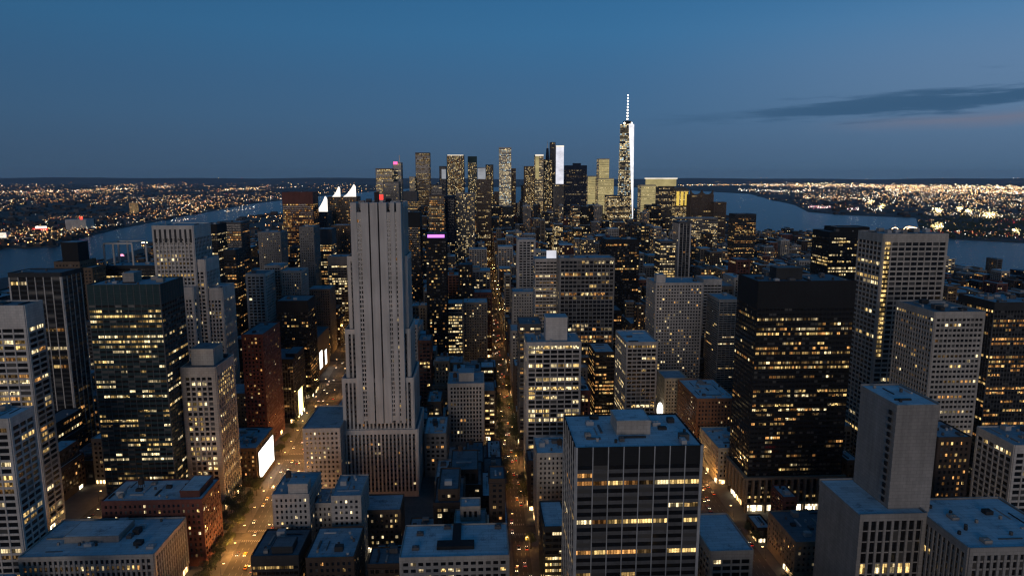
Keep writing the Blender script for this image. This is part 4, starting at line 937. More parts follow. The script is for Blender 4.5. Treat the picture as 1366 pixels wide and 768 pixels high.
def shorten(l):
    w = l.split()
    for drop in ('punched', 'banded', 'ribbed', 'gridded', 'glazed', 'blue', 'grey', 'mid'):
        if len(w) <= 16: break
        if drop in w: w.remove(drop)
    return ' '.join(w[:16])
used = {}
for i in sorted(LABEL):
    l = shorten(LABEL[i])
    t = 0
    while l in used: l = shorten(ORD[t % 12]+' '+' '.join(x for x in LABEL[i].split() if x not in ('nearest', 'second', 'third', 'fourth', 'fifth', 'with', 'blue', 'roof'))); t += 1
    used[l] = i; LABEL[i] = l
def simple_far(mb, q, h, st, rg, wi, pal, p, zmin=0.0, base=0.0):
    """A far building inside one mesh: walls, parapet, roof and panes."""
    x0, x1, y0, y1 = q
    if base == 0 and h > 42 and rg.random() < .5 and x1-x0 > 16:
        f = rg.uniform(.55, .85); i = rg.uniform(2.5, 5)
        simple_far(mb, (x0+i, x1-i, y0+i*.6, y1-i*.6), h, st, rg, wi, pal, p, zmin, h*f); h = h*f
    mb.box(x0, x1, y0, y1, base, h, wi); mb.box(x0+.4, x1-.4, y0+.4, y1-.4, h, h+.8, 1)
    if rg.random() < .6: mb.box(x0+(x1-x0)*.3, x0+(x1-x0)*.6, y0+3, y1-4, h+.8, h+rg.uniform(3, 6), wi)
    bx, fh = st['bay']*1.2, st['fh']
    for fc in 'FL' if x0 > 0 else 'FR':
        A0, A1 = (x0, x1) if fc == 'F' else (y0, y1)
        nb = max(1, int((A1-A0-1.5)/bx)); bw = (A1-A0-1.5)/nb; nf = max(1, int((h-base-3)/fh))
        lit = lit_pattern(nf, nb, st['lit'], p, rg, pal)
        for f in range(nf):
            z0, z1 = base+1.6+f*fh+1.4, base+1.6+(f+1)*fh
            if z1 < zmin: continue
            for b in range(nb):
                kk = lit.get((f, b))
                if kk is None: kk = 0
                c = (fc, q, A0+.75+b*bw+bw*.14, A0+.75+(b+1)*bw-bw*.14, z0, z1, kk)
                (xa, ya), (xb, yb) = cell_geo(c); mb.poly([(xa, ya, z0), (xb, yb, z0), (xb, yb, z1), (xa, ya, z1)], 2+kk)
GRPK = {}
for i in sorted(IND):
    q, h = FILL[i]; r = recs[i]; wall, roof, sty, tank = r[6:10]; st = dict(STY[sty]); rr = random.Random(i*13+5)
    st['lit'] = st['lit'] if rr.random() < .75 else 'spots'; st['p'] = rr.choice([.08, .16, .25, .4, .6, .8]) if st['lit'] == 'rows' else rr.choice([.05, .1, .16, .25, .35])
    st['pal'] = rr.choice([PAL_OFFICE, PAL_HOME, PAL_HOME, PAL_ORANGE, PAL_BRIGHT]); st['bay'] *= rr.uniform(.9, 1.4); st['tb'] = min(st['tb'], h*.12)
    org = ((q[0]+q[1])/2, q[2], 0); nm = {'low': 'low_block', 'mid height': 'city_block', 'tall': 'tall_block', 'towering': 'office_tower'}[r[0]]
    vb = max(0.0, 0)
    if q[2] < 1000:
        root = empty(nm, org); wmb, cells = MB(), []
        fcs = 'FL' if q[0] > 20 else 'FR' if q[1] < -20 else 'FLR'; hh = h; up = None
        if h > 30 and rr.random() < .5 and q[1]-q[0] > 15 and q[3]-q[2] > 15:
            i_ = rr.uniform(1.8, 3.6); up = (q[0]+i_, q[1]-i_, q[2]+i_, q[3]-i_); hh = h*rr.uniform(.6, .86)
            facade(wmb, cells, up, hh+.1, h, st, rr, faces=fcs, zlow=hh+1.2); roof_parts(root, org, up, h, roof, rr, False, tank)
        facade(wmb, cells, q, 0, hh, st, rr, faces=fcs, zlow=min(4.6, h*.3))
        if wall in ('brown', 'darkbrown', 'tan', 'brick', 'redbrown', 'stone', 'pale') and rr.random() < .7:
            for fc in 'FLR': put(wmb, fc, q, (q[0]-.3) if fc == 'F' else q[2], (q[1]+.3) if fc == 'F' else q[3], .02, rr.uniform(.9, 1.05), hh-st['tb']-.2, hh-st['tb']+.6)
        wmb.obj('wall', wall, root, org); emit_panes(cells, root, org, min(100, 12+vis[i]//3))
        roof_parts(root, org, q, hh, roof, rr, q[2] < 640, tank and up is None, up is None)
        if h > 10:
            for fc in ('F', 'L' if q[0] > 0 else 'R'):
                A0, A1 = (q[0], q[1]) if fc == 'F' else (q[2], q[3]); a = A0+1
                while a < A1-4:
                    w = rr.uniform(3, 6)
                    if rr.random() < .3: sf = MB(); put(sf, fc, q, a, min(a+w, A1-.8), .02, .1, .5, 3.4); sf.obj('shopfront', rr.choice(['shop', 'shop', 'shop_pale']), root, org)
                    a += w+.7
    else:
        mb = MB(); simple_far(mb, q, h, st, rr, 0, st['pal'], st['p']*1.1)
        root = mb.obj(nm, [wall, roof]+WM, None, org)
    tag(root, LABEL[i], 'building')
WALLS = [c[1] for c in COLW]; mbs = {}
for i, (q, h) in enumerate(FILL):
    if i in IND: continue
    rr = random.Random(i*17+3); sty = rr.choice(['punched', 'grid', 'bands', 'curtain']); st = dict(STY[sty]); w = rr.choices(range(len(COLW)), WGT)[0]
    if q[2] > 1000: st['bay'] *= 1.4
    st['lit'] = 'rows' if rr.random() < .4 else 'spots'
    mb = mbs.setdefault(w, MB()); simple_far(mb, q, h, st, rr, 0, rr.choice([PAL_HOME, PAL_ORANGE, PAL_OFFICE]), rr.choice([.08, .16, .28, .45]))
allv = MB(); mats = ['roof_mid', 'roof_mid']+WM+WALLS
for w, mb in mbs.items():
    n = len(allv.v); allv.v += mb.v; allv.f += [tuple(a+n for a in f) for f in mb.f]; allv.m += [(12+w) if m == 0 else m for m in mb.m]
o = allv.obj('distant_buildings', mats); o['kind'] = 'stuff'
tag(o, 'many small dark buildings with scattered lit windows filling the city between the named ones', 'buildings')
print('fill', len(FILL), 'individual', len(IND), 'heroes', len(HERO), 'vis', len(vis), 't', time.time()-T0)

# ------------------------------------------------------------------ far shores: houses and lights
def scatter(poly, n, u0, u1, v0, v1, fn, seed, pw=1.0):
    r = random.Random(seed); c = 0; t = 0
    while c < n and t < n*30:
        t += 1
        u = r.uniform(u0, u1); v = v0+(v1-v0)*r.random()**pw
        x, y = gp(u, v)
        if poly is None or inside(x, y, poly): fn(x, y, r); c += 1
hb = MB()
def busy(x, y, k=1.0): return noise.noise(Vector((x/900*k, y/2600*k, 1.7)))+.5*noise.noise(Vector((x/300, y/700, 5.1)))
def house(x, y, r):
    uu, vv = proj(x, y, 0)
    if 1226 < uu and 288 < vv < 321: return
    s = max(1, y/3500); w, d, h = r.uniform(14, 40)*s**.5, r.uniform(14, 30)*s**.5, r.choice([6, 8, 10, 14, 20])*r.uniform(.7, 1.2)
    m = r.choice([0, 1, 2, 3]); hb.box(x-w/2, x+w/2, y-d/2, y+d/2, 0, h, m)
    for _ in range(r.choice([0, 0, 0, 1, 1]) if busy(x, y) > .0 else 0):
        a = r.uniform(-.4, .3)*w; zz = r.uniform(.2, .85)*h; hb.box(x+a, x+a+r.uniform(2, 5), y-d/2-.7, y-d/2-.2, zz, zz+2.4, r.choice([4, 4, 5]))
scatter(left_land, 1500, -60, 520, 243, 334, house, 5, 1.5); scatter(right_land, 800, 1000, 1420, 250, 326, house, 6, 1.5)
def block_(x, y, r):
    if y > 2660: house(x, y, r); house(x+r.uniform(-60, 60), y+r.uniform(-60, 60), r)
scatter(isl, 900, 180, 1060, 271, 330, block_, 16)
o = hb.obj('far_houses', ['darkbrown', 'dark', 'slate', 'dark', 'dot_orange', 'dot_warm']); o['kind'] = 'stuff'; tag(o, 'countless small dark houses covering the far river and harbour shores', 'houses')
lb = MB(); LM = ['dot_white', 'dot_warm', 'dot_orange', 'dot_red', 'dot_bright', 'dot_pink']
def dot(x, y, r, z=None, s=None, m=None, gate=True):
    if gate and busy(x, y) < .06: return
    d = math.hypot(x, y); s = (d/1350*r.uniform(.2, .75)*(1.15 if x > y*.25 else 1)) if s is None else s
    z = r.uniform(6, 22)+d*.0006 if z is None else z
    if m is None: m = r.choices(range(6), [2.2, 10, 10, .7, .12, .2])[0]
    n = len(lb.v); lb.v += [(x-s/2, y, z), (x, y-s/2, z), (x+s/2, y, z), (x, y+s/2, z), (x, y, z+s/2), (x, y, z-s/2)]
    for a, b in ((0, 1), (1, 2), (2, 3), (3, 0)): lb.f += [(n+a, n+b, n+4), (n+b, n+a, n+5)]; lb.m += [m]*2
scatter(isl, 420, 200, 1060, 272, 320, lambda x, y, r: dot(x, y, r) if y > 2660 else None, 29); scatter(left_land, 3600, -20, 520, 241, 333, dot, 7, 1.2)
scatter(None, 260, -20, 700, 237.5, 246, dot, 8); scatter(right_land, 900, 1010, 1400, 258, 322, dot, 19, 1.3); scatter(None, 220, 930, 1400, 237.5, 248, dot, 9)
# bands of lights: highways, piers, ports
def band(u0, u1, va, vb, n, seed, jit, mats=(0, 1, 1, 2)):
    r = random.Random(seed)
    for _ in range(n):
        f = r.random(); x, y = gp(u0+(u1-u0)*f, va+(vb-va)*f+r.gauss(0, jit)); dot(x, y, r, m=r.choice(mats), gate=False)
for args in ((0, 125, 258.5, 255.5, 110, 1, .5), (128, 182, 254.5, 253, 90, 2, 1.0), (205, 227, 251, 251, 45, 3, 1), (300, 345, 254.5, 252.5, 80, 4, .8), (160, 260, 268, 272, 90, 24, 5), (225, 270, 270, 280, 60, 25, 4),
             (60, 330, 318, 276, 110, 5, .8), (0, 80, 316, 300, 60, 6, 6, (0, 1, 2, 3)), (228, 262, 298, 295, 26, 7, .5), (300, 340, 286, 280, 40, 26, .8),
             (905, 1012, 248, 247.5, 130, 8, .5), (985, 1070, 255, 257, 110, 9, .9, (0, 0, 1)), (1010, 1366, 248, 252, 1300, 10, 1.2, (0, 1, 1, 2)), (1180, 1366, 254, 258, 900, 11, 1.8, (0, 1, 1, 2)), (1060, 1366, 256, 268, 600, 31, 4, (0, 1, 1, 2)), (1060, 1366, 246, 250, 160, 32, 1, (4, 4, 1)),
             (1070, 1160, 265, 268, 170, 12, 1.6, (0, 1, 2)), (1078, 1110, 278, 280, 90, 13, .8, (5, 0, 5)), (1130, 1145, 281, 282, 36, 14, .6, (5, 0)), (1158, 1176, 282, 283, 24, 15, .6, (0, 0)),
             (1175, 1366, 268, 276, 300, 16, 4, (0, 1, 1, 2)), (1232, 1366, 287, 292, 130, 17, 2.5, (0, 1, 1)), (1230, 1366, 312, 320, 120, 18, 1.2, (0, 1, 3, 2)), (1330, 1366, 297, 300, 20, 19, 3, (3,))):
    band(*args)
o = lb.obj('far_lights', LM); o['kind'] = 'stuff'; tag(o, 'countless tiny white and orange lamps on the far shores', 'lights')
# flood light clusters on the park island
lit_mat('dot_flood', (1, .74, .28), 6, 'AUTO', False); fl = MB(); r = random.Random(4)
for u, v, n, rr in ((1252, 284, 26, 3.2), (1280, 281, 18, 2.2), (1292, 284, 18, 2.4), (1320, 289, 42, 4.5), (1250, 305, 30, 3.6), (1354, 312, 16, 3), (1177, 277, 14, 2.4), (1160, 272, 14, 2.6)):
    for _ in range(n*4):
        x, y = gp(u+r.gauss(0, rr*1.1), v+r.gauss(0, rr*.7)); d = math.hypot(x, y); s = d/1250*r.choice([.2, .25, .3, .4, .6]); lb2 = len(fl.v); fl.box(x-s/2, x+s/2, y-s/2, y+s/2, 14, 14+s, 0 if r.random() < .22 else 1)
o = fl.obj('far_floodlights', ['dot_bright', 'dot_flood']); o['kind'] = 'stuff'; tag(o, 'clusters of dazzling yellow white floodlights over the park on the harbour shore', 'floodlights')
# wood on the harbour park
wd = MB(); r = random.Random(8)
def clump(x, y, r):
    for _ in range(9):
        cx, cy, cz, s = x+r.gauss(0, 9), y+r.gauss(0, 9), r.uniform(2, 15), r.uniform(3, 7)
        a = [Vector((r.uniform(-1, 1), r.uniform(-1, 1), r.uniform(-1, 1))).normalized()*s for _ in range(4)]
        p = [tuple(Vector((cx, cy, cz))+v) for v in a]; wd.poly(p[:3]); wd.poly([p[0], p[2], p[3]]); wd.poly([p[0], p[3], p[1]])
scatter(right_land, 420, 1228, 1400, 289, 319, clump, 12)
o = wd.obj('park_wood', 'foliage'); o['kind'] = 'stuff'; tag(o, 'dark wood covering the park on the harbour shore', 'wood')
def simple_thing(name, mb, mats, org, label, cat, group=None):
    o = mb.obj(name, mats, None, org); tag(o, label, cat, group); return o
# pale warehouse, lit tower and red lit hall on the river shore
x, y = gp(102, 308); zz = at_y(102, 293, y).z; root = empty('warehouse', (x, y, 0)); tag(root, 'pale grey blank warehouse by the river with a red light on top', 'warehouse')
w = 26*y/920/2; mb = MB(); mb.box(x-w, x+w, y, y+70, 0, zz); mb.obj('wall', 'white', root, (x, y, 0)); mb = MB(); mb.box(x+w*.4, x+w*.6, y+4, y+10, zz, zz+14); mb.obj('red_light', 'dot_red', root, (x, y, 0))
mb = MB(); mb.box(x-w+1, x+w-1, y+1, y+69, zz, zz+.8); mb.obj('roof', 'roof_mid', root, (x, y, 0))
x, y = gp(177, 284); zz = at_y(177, 270, y).z; q = (x-22, x+26, y, y+40); mb = MB(); simple_far(mb, q, zz, dict(STY['grid'], lit='all'), random.Random(2), 0, [2, 3, 5, 6], .75); simple_thing('office_block', mb, ['tan', 'roof_mid']+WM, (x, y, 0), 'tan block full of lit windows on the far river shore', 'building')
x, y = gp(54, 308); root = empty('market_hall', (x, y, 0)); tag(root, 'low hall glowing red and white on the far river shore', 'hall'); mb = MB(); mb.box(x-38, x+38, y, y+30, 0, 22); mb.obj('wall', 'brick', root, (x, y, 0))
mb = MB(); mb.box(x-36, x+36, y-1.4, y-.1, 3, 12); mb.obj('red_front', 'sign_red', root, (x, y, 0)); mb = MB(); mb.box(x-20, x+30, y-1.5, y-.1, 14, 21); mb.obj('white_front', 'dot_white', root, (x, y, 0))
x, y = gp(36, 322); root = empty('pier_shed', (x, y, 0)); tag(root, 'bright white lit shed at the river pier near the left edge', 'shed'); mb = MB(); mb.box(x-11, x+11, y, y+20, 0, 14); mb.obj('wall', 'white', root, (x, y, 0)); mb = MB(); mb.box(x-9, x+9, y-1.2, y-.1, 2, 12); mb.obj('lit_front', 'dot_white', root, (x, y, 0))
x, y = gp(4, 318); root = empty('pier_shed', (x, y, 0)); tag(root, 'white lit hall cut by the left edge on the river shore', 'shed'); mb = MB(); mb.box(x-16, x+16, y, y+30, 0, 26); mb.obj('wall', 'white', root, (x, y, 0)); mb = MB(); mb.box(x-15, x+15, y-1.2, y-.1, 3, 24); mb.obj('lit_front', 'flood_white', root, (x, y, 0))
# boats
def ferry(u, v, label, L, glow):
    x, y = gp(u, v, -3); root = empty('ferry', (x, y, -3)); tag(root, label, 'ferry'); org = (x, y, -3); mb = MB(); h = L/2
    mb.hull([(x-h, y), (x-h*.7, y-3.5), (x+h*.9, y-3.5), (x+h*.9, y+3.5), (x-h*.7, y+3.5)], [(x-h*1.08, y), (x-h*.7, y-4.5), (x+h, y-4.5), (x+h, y+4.5), (x-h*.7, y+4.5)], -3, 1); mb.obj('hull', 'slate', root, org)
    mb = MB(); mb.box(x-h*.6, x+h*.85, y-3.6, y+3.6, 1, 4.4); mb.box(x-h*.4, x+h*.6, y-3, y+3, 4.4, 7.4); mb.obj('cabin', 'white', root, org)
    mb = MB(); mb.box(x-h*.58, x+h*.83, y-3.9, y-3.65, 1.8, 3.6); mb.box(x-h*.38, x+h*.58, y-3.3, y-3.05, 5.2, 6.8); mb.obj('lit_window', glow, root, org)
    mb = MB(); mb.cyl(x, y, 7.4, 12, .5, .3, 6); mb.obj('mast', 'steel', root, org)
ferry(193, 325.5, 'brightly lit white ferry on the river left of the pale stepped skyscraper', 34, 'dot_bright')
ferry(163, 343, 'small boat with pink lights on the river beyond the open steel frame', 20, 'dot_pink')
ferry(1140, 306, 'small lit ferry on the harbour beyond the white grid tower', 26, 'dot_white')
# pier terminal with lit roof arches
xa, ya = gp(1146, 305); xb, yb = gp(1228, 311); root = empty('pier_terminal', ((xa+xb)/2, ya, 0)); tag(root, 'long pier building with lit arched roof in the harbour behind the white grid tower', 'pier'); org = ((xa+xb)/2, ya, 0)
yy = min(ya, yb); mb = MB(); mb.box(xa, xb, yy, yy+60, -4, 5); mb.obj('deck', 'concrete', root, org)
mb = MB(); mb.box(xa+10, xb-20, yy+10, yy+50, 5, 18); mb.obj('wall', 'darkbrown', root, org)
mb = MB(); n = 22
for i in range(n): x = xa+12+i*(xb-xa-36)/n; mb.box(x, x+(xb-xa)/n*.5, yy+9, yy+9.8, 7, 13)
mb.obj('lit_window', 'dot_warm', root, org)
for f in (.1, .62, .74):
    mb = MB(); xc = xa+(xb-xa)*f; w = 26 if f > .2 else 14; hh = 40 if f == .62 else 26
    for k in range(8):
        a0, a1 = math.pi*k/8, math.pi*(k+1)/8; mb.bar((xc-w*math.cos(a0), yy+9, 18+hh*.3*math.sin(a0)), (xc-w*math.cos(a1), yy+9, 18+hh*.3*math.sin(a1)), .8)
    mb.obj('lit_arch', 'dot_warm', root, org)
# ------------------------------------------------------------------ street lamps
def near_name(x, y, z=3):
    u, v = proj(x, y, z); rel, s = relation(min(max(u, 2), PW-2), min(v, 764), y); return u, v, s
LAMP = {}
def lamp_mesh():
    mb = MB(); mb.cyl(0, 0, 0, .9, .22, .16, 8); mb.cyl(0, 0, .9, 9, .11, .07, 8); LAMP['lamp_post'] = (mb, 'dark')
    mb = MB(); mb.bar((0, 0, 8.9), (2.2, 0, 9.3), .06); LAMP['lamp_arm'] = (mb, 'dark')
    mb = MB(); mb.box(1.9, 3.0, -.25, .25, 9.3, 9.5); LAMP['lamp_head'] = (mb, 'dark')
    mb = MB(); mb.box(1.85, 3.05, -.32, .32, 9.05, 9.28); LAMP['bulb'] = (mb, 'lamp_glow')
    for k, (mb, mt) in LAMP.items():
        me = bpy.data.meshes.new(k); me.from_pydata(mb.v, [], mb.f); me.materials.append(MATS[mt]); LAMP[k] = me
lamp_mesh()
LL = {}
def lamp_light(p, col):
    k = (p, col)
    if k not in LL:
        l = bpy.data.lights.new('lamp_light', 'POINT'); l.energy = p; l.color = col; l.shadow_soft_size = .5; LL[k] = l
    return LL[k]
AVN = {5: 'the wide bright avenue', 6: 'the middle avenue', 7: 'the right hand avenue', 4: 'the left hand avenue'}
def street_lamp(x, y, rot, idx, power, col):
    root = empty('street_lamp', (x, y, .15)); root.rotation_euler = (0, 0, rot)
    for k in ('lamp_post', 'lamp_arm', 'lamp_head', 'bulb'):
        o = bpy.data.objects.new(k, LAMP[k]); COL.objects.link(o); o.parent = root
    l = bpy.data.objects.new('lamp_light', lamp_light(power, col)); COL.objects.link(l); l.parent = root; l.location = (2.4, 0, 8.6)
    u, v, s = near_name(x, y, 8); side = 'left' if abs(rot) < 1 else 'right'
    cw = 'orange' if col[1] < .5 else 'yellow'
    tag(root, f'{cw} street lamp on the {side} kerb of {AVN[idx]} near {s}', 'street lamp', f'street lamps along {AVN[idx]}')
rg = random.Random(31)
OR, YE = (1, .43, .10), (1, .56, .18)
for idx, ya, yb, step, power in ((5, 372, 1250, 27, 12500), (6, 380, 2100, 36, 5200), (7, 430, 640, 30, 4500), (4, 440, 700, 34, 4500)):
    fx, hw = AVE[idx]; y = ya; n = 0
    while y < yb:
        s = -1 if n % 2 else 1
        for sd in ((-1, 1) if idx == 5 and y < 700 else (s,)):
            street_lamp(fx(y)+sd*(hw+.8), y+rg.uniform(-2, 2), 0 if sd < 0 else math.pi, idx, power*rg.choice([.3, .5, .8, 1.2, 1.8]), rg.choice([OR, OR, YE]))
        n += 1; y += step if y < 800 else step*1.7
# ------------------------------------------------------------------ cars
CAR = {}
def car_meshes():
    me = {}
    def prof(mb, pts, w0, w1, m=0):      # side outline extruded across the width
        n = len(mb.v); k = len(pts)
        mb.v += [(-w0 if z < .95 else -w1, y, z) for y, z in pts]+[(w0 if z < .95 else w1, y, z) for y, z in pts]
        mb.f += [tuple(range(n, n+k)), tuple(range(n+2*k-1, n+k-1, -1))]+[(n+i, n+k+i, n+k+(i+1) % k, n+(i+1) % k) for i in range(k)]; mb.m += [m]*(k+2)
    b = MB(); prof(b, [(-2.25, .35), (2.2, .35), (2.28, .6), (2.2, .78), (1.2, .92), (-1.9, .94), (-2.25, .82)], .92, .9); me['body'] = b
    c = MB(); c.hull([(-.82, -1.75), (.82, -1.75), (.82, 1.15), (-.82, 1.15)], [(-.66, -1.15), (.66, -1.15), (.66, .35), (-.66, .35)], .9, 1.42); me['cabin'] = c
    r = MB(); r.box(-.64, .64, -1.1, .3, 1.421, 1.46); me['roof'] = r
    for nm, ys_, xs in (('headlight', 2.24, .62), ('tail_light', -2.28, .66)):
        h = MB(); h.box(-.22, .22, -.06, .06, -.1, .12); me[nm] = h
    w = MB()
    a = [2*math.pi*i/12 for i in range(12)]; n = len(w.v)
    w.v += [(-.11, .33*math.cos(t), .33*math.sin(t)) for t in a]+[(.11, .33*math.cos(t), .33*math.sin(t)) for t in a]
    w.f += [tuple(range(12)), tuple(range(23, 11, -1))]+[(i, i+12, (i+1) % 12+12, (i+1) % 12) for i in range(12)]; me['wheel'] = w
    for k, mb in me.items():
        m2 = bpy.data.meshes.new(k); m2.from_pydata(mb.v, [], mb.f); CAR[k] = m2
    for k, mt in (('cabin', 'carglass'), ('headlight', 'head_glow'), ('tail_light', 'tail_glow'), ('wheel', 'black')): CAR[k].materials.append(MATS[mt])
car_meshes()
PAINT = {}
def painted(part_, paint):
    if (part_, paint) not in PAINT:
        m2 = CAR[part_].copy(); m2.materials.clear(); m2.materials.append(MATS[paint]); PAINT[(part_, paint)] = m2
    return PAINT[(part_, paint)]
CN = dict(car_white='white', car_black='black', car_silver='silver', car_yellow='yellow', car_red='red')
def car(x, y, ang, toward, idx, paint):
    root = empty('car', (x, y, .02)); root.rotation_euler = (0, 0, ang+(math.pi if toward else 0))
    def add(k, me, loc=(0, 0, 0)):
        o = bpy.data.objects.new(k, me); COL.objects.link(o); o.parent = root; o.location = loc
    add('body', painted('body', paint)); add('cabin', CAR['cabin']); add('roof', painted('roof', paint))
    if y < 760:
        for sx in (-.82, .82):
            for sy in (-1.4, 1.4): add('wheel', CAR['wheel'], (sx, sy, .33))
    for sx in (-.62, .62): add('headlight', CAR['headlight'], (sx, 2.27, .66)); add('tail_light', CAR['tail_light'], (sx, -2.28, .72))
    u, v, s = near_name(x, y)
    how = 'with glowing headlights coming' if toward else 'with red tail lights going'
    tag(root, f'{CN[paint]} car {how} along {AVN[idx]} near {s}', 'car', f'cars on {AVN[idx]}')
for idx, ya, yb, nl, dens in ((5, 375, 1000, 4, .34), (6, 375, 1250, 4, .34), (7, 440, 560, 4, .35), (4, 470, 640, 4, .3)):
    fx, hw = AVE[idx]
    for l in range(nl):
        y = ya+rg.uniform(0, 12); xo = -hw+2*hw*(l+.5)/nl
        toward = l < 2
        while y < yb:
            if rg.random() < dens*(1.3 if toward and idx == 5 else .8):
                car(fx(y)+xo+rg.uniform(-.3, .3), y, math.atan(.0577) if idx == 5 else 0, toward, idx, rg.choice(['car_white', 'car_black', 'car_silver', 'car_yellow', 'car_red', 'car_black']))
            y += rg.uniform(8, 20)*(1 if y < 700 else 1.5)
# ------------------------------------------------------------------ street trees
def tree(x, y, h, w, label):
    root = empty('tree', (x, y, .15)); tag(root, label, 'tree', 'street trees'); org = (0, 0, 0); r = random.Random(int(x*7+y*3))
    mb = MB(); mb.cyl(0, 0, 0, h*.45, .32, .2, 8)
    tips = []
    for k in range(6):
        a = k*1.05+r.uniform(-.3, .3); p = (math.cos(a)*w*.3, math.sin(a)*w*.3, h*r.uniform(.6, .85)); mb.bar((0, 0, h*.42), p, .09); tips.append(p)
    mb.obj('trunk', 'bark', root, org)
    cr_ = MB(); cl = [(t[0]+r.gauss(0, .6), t[1]+r.gauss(0, .6), t[2], w*r.uniform(.2, .32)) for t in tips for _ in range(2)]+[(r.gauss(0, .8), r.gauss(0, .8), h*.85, w*.28) for _ in range(3)]
    for cx, cy, cz, rad in cl:
        for _ in range(60):
            d = Vector((r.gauss(0, 1), r.gauss(0, 1), r.gauss(0, .8))).normalized()*rad*r.uniform(.5, 1.05); c = Vector((cx, cy, cz))+d
            a = Vector((r.gauss(0, 1), r.gauss(0, 1), r.gauss(0, 1))).normalized()*.34; b = a.orthogonal().normalized()*.24
            cr_.poly([c-a, c+b, c+a, c-b])
    cr_.obj('crown', 'foliage', root, org)
TREES = [(AV1(y)-17.2, y) for y in (372, 381, 391, 402, 413, 424, 436, 447, 470, 492, 505)]+[(28-7.4, y) for y in (530, 541, 552, 566, 580, 596, 640, 655, 672, 690, 725, 735, 745, 760, 800, 820, 840)]+[(28+7.4, y) for y in (452, 520, 534, 548, 600, 640, 648, 655, 664, 672, 681, 690, 720, 735, 750, 800, 812, 830)]+[(187+9.8, y) for y in (372, 383, 395, 452, 464)]+[(187-9.8, y) for y in (438, 448)]+[(AV1(y)-17.2, y) for y in (626, 636, 648, 660, 690, 705, 780, 800)]
TREES += [(AV1(y)-15.6-o_, y) for y, o_ in ((452, 6), (458, 1), (463, 9), (478, 5), (484, 12), (487, 1), (494, 7), (498, 14), (502, 1), (508, 8), (513, 3), (476, 14), (512, 13), (518, 2), (524, 10), (531, 4), (538, 13), (545, 2), (552, 9), (556, 3), (520, 17), (468, 16), (481, 19))]
for x, y in TREES:
    h = rg.uniform(9, 14) if abs(x-28) > 9 or y < 500 else rg.uniform(13, 18); u, v, s = near_name(x, y, 6)
    size = 'tall' if h > 12.2 else 'small' if h < 10.3 else 'bushy'
    a = min((4, 5, 6, 7), key=lambda i: abs(AVE[i][0](y)-x)); sd = 'left' if x < AVE[a][0](y) else 'right'
    tree(x, y, h, h*rg.uniform(.65, .85), f'{size} dark tree on the {sd} kerb of {AVN[a]} near {s}')
# ------------------------------------------------------------------ labels: one thing each, or a shared group
cnt = {}
for o in list(COL.objects):
    if o.parent is None and 'label' in o: cnt.setdefault(o['label'], []).append(o)
for l, os_ in cnt.items():
    if len(os_) > 1 and os_[0].get('category') in ('street lamp', 'tree', 'car') :
        os_.sort(key=lambda o: o.location.y)
        for n, o in enumerate(os_):
            w = ('nearest', 'second nearest', 'third nearest', 'fourth nearest', 'fifth nearest', 'sixth nearest', 'seventh nearest', 'eighth nearest', 'ninth nearest', 'tenth nearest', 'eleventh nearest', 'farthest')[min(n, 11) if n < len(os_)-1 else 11] if len(os_) > 2 else ('nearer', 'farther')[n]
            o['label'] = f'{w} {l}'
DROP = [' glowing', ' the big', ' with snowy roof', ' with', ' street', ' going', ' coming', ' grey', ' by the avenue', ' dark', ' wide', ' the']
for o in COL.objects:
    if o.parent is None and 'label' in o:
        l = o['label']
        for d in DROP:
            if len(l.split()) <= 16: break
            l = l.replace(d+' ', ' ', 1) if d+' ' in l else l
        o['label'] = ' '.join(l.split()[:16])
# ------------------------------------------------------------------ sky, afterglow, air
w = bpy.data.worlds.new('World'); sc.world = w; w.use_nodes = True; nt = w.node_tree; nt.nodes.clear()
out = nt.nodes.new('ShaderNodeOutputWorld'); bg = nt.nodes.new('ShaderNodeBackground'); nt.links.new(bg.outputs[0], out.inputs[0])
L = nt.links.new
def NN(t, **k): return N(nt, t, **k)
def math_(op, a, b=None, c=None, clamp=False):
    n = NN('ShaderNodeMath', operation=op, use_clamp=clamp)
    for i, x in enumerate((a, b, c)):
        if x is None: continue
        if isinstance(x, (int, float)): n.inputs[i].default_value = x
        else: L(x, n.inputs[i])
    return n.outputs[0]
tc = NN('ShaderNodeTexCoord'); sp = NN('ShaderNodeSeparateXYZ'); L(tc.outputs['Generated'], sp.inputs[0])
X, Yd, Z = sp.outputs
cr = NN('ShaderNodeValToRGB'); els = cr.color_ramp.elements
stops = [(0.0, (.056, .118, .20)), (.035, (.055, .124, .225)), (.08, (.052, .138, .265)), (.13, (.046, .142, .288)), (.19, (.038, .155, .325)), (.27, (.026, .138, .31)), (.5, (.010, .10, .24)), (1, (.006, .08, .205))]
while len(els) < len(stops): els.new(.5)
for e, (p, c) in zip(els, stops): e.position = p; e.color = (*c, 1)
L(math_('MAXIMUM', Z, 0.0), cr.inputs[0])
# left of the view darker and greener, right paler, the last warm light behind the camera
side = math_('MULTIPLY', math_('MULTIPLY_ADD', X, .34, .98), math_('SUBTRACT', 1.0, math_('MULTIPLY', math_('MAXIMUM', math_('MULTIPLY', Yd, -1.0), 0.0), .6)))
v1 = NN('ShaderNodeVectorMath', operation='SCALE'); L(cr.outputs[0], v1.inputs[0]); L(side, v1.inputs['Scale'])
back = math_('MULTIPLY', math_('POWER', math_('MAXIMUM', math_('MULTIPLY', Yd, -1.0), 0.0), 1.5), math_('POWER', math_('SUBTRACT', 1.0, math_('MAXIMUM', Z, 0.0)), 5.0))
v2 = NN('ShaderNodeVectorMath', operation='SCALE'); v2.inputs[0].default_value = (.10, .075, .06); L(back, v2.inputs['Scale'])
v3 = NN('ShaderNodeVectorMath', operation='ADD'); L(v1.outputs[0], v3.inputs[0]); L(v2.outputs[0], v3.inputs[1])
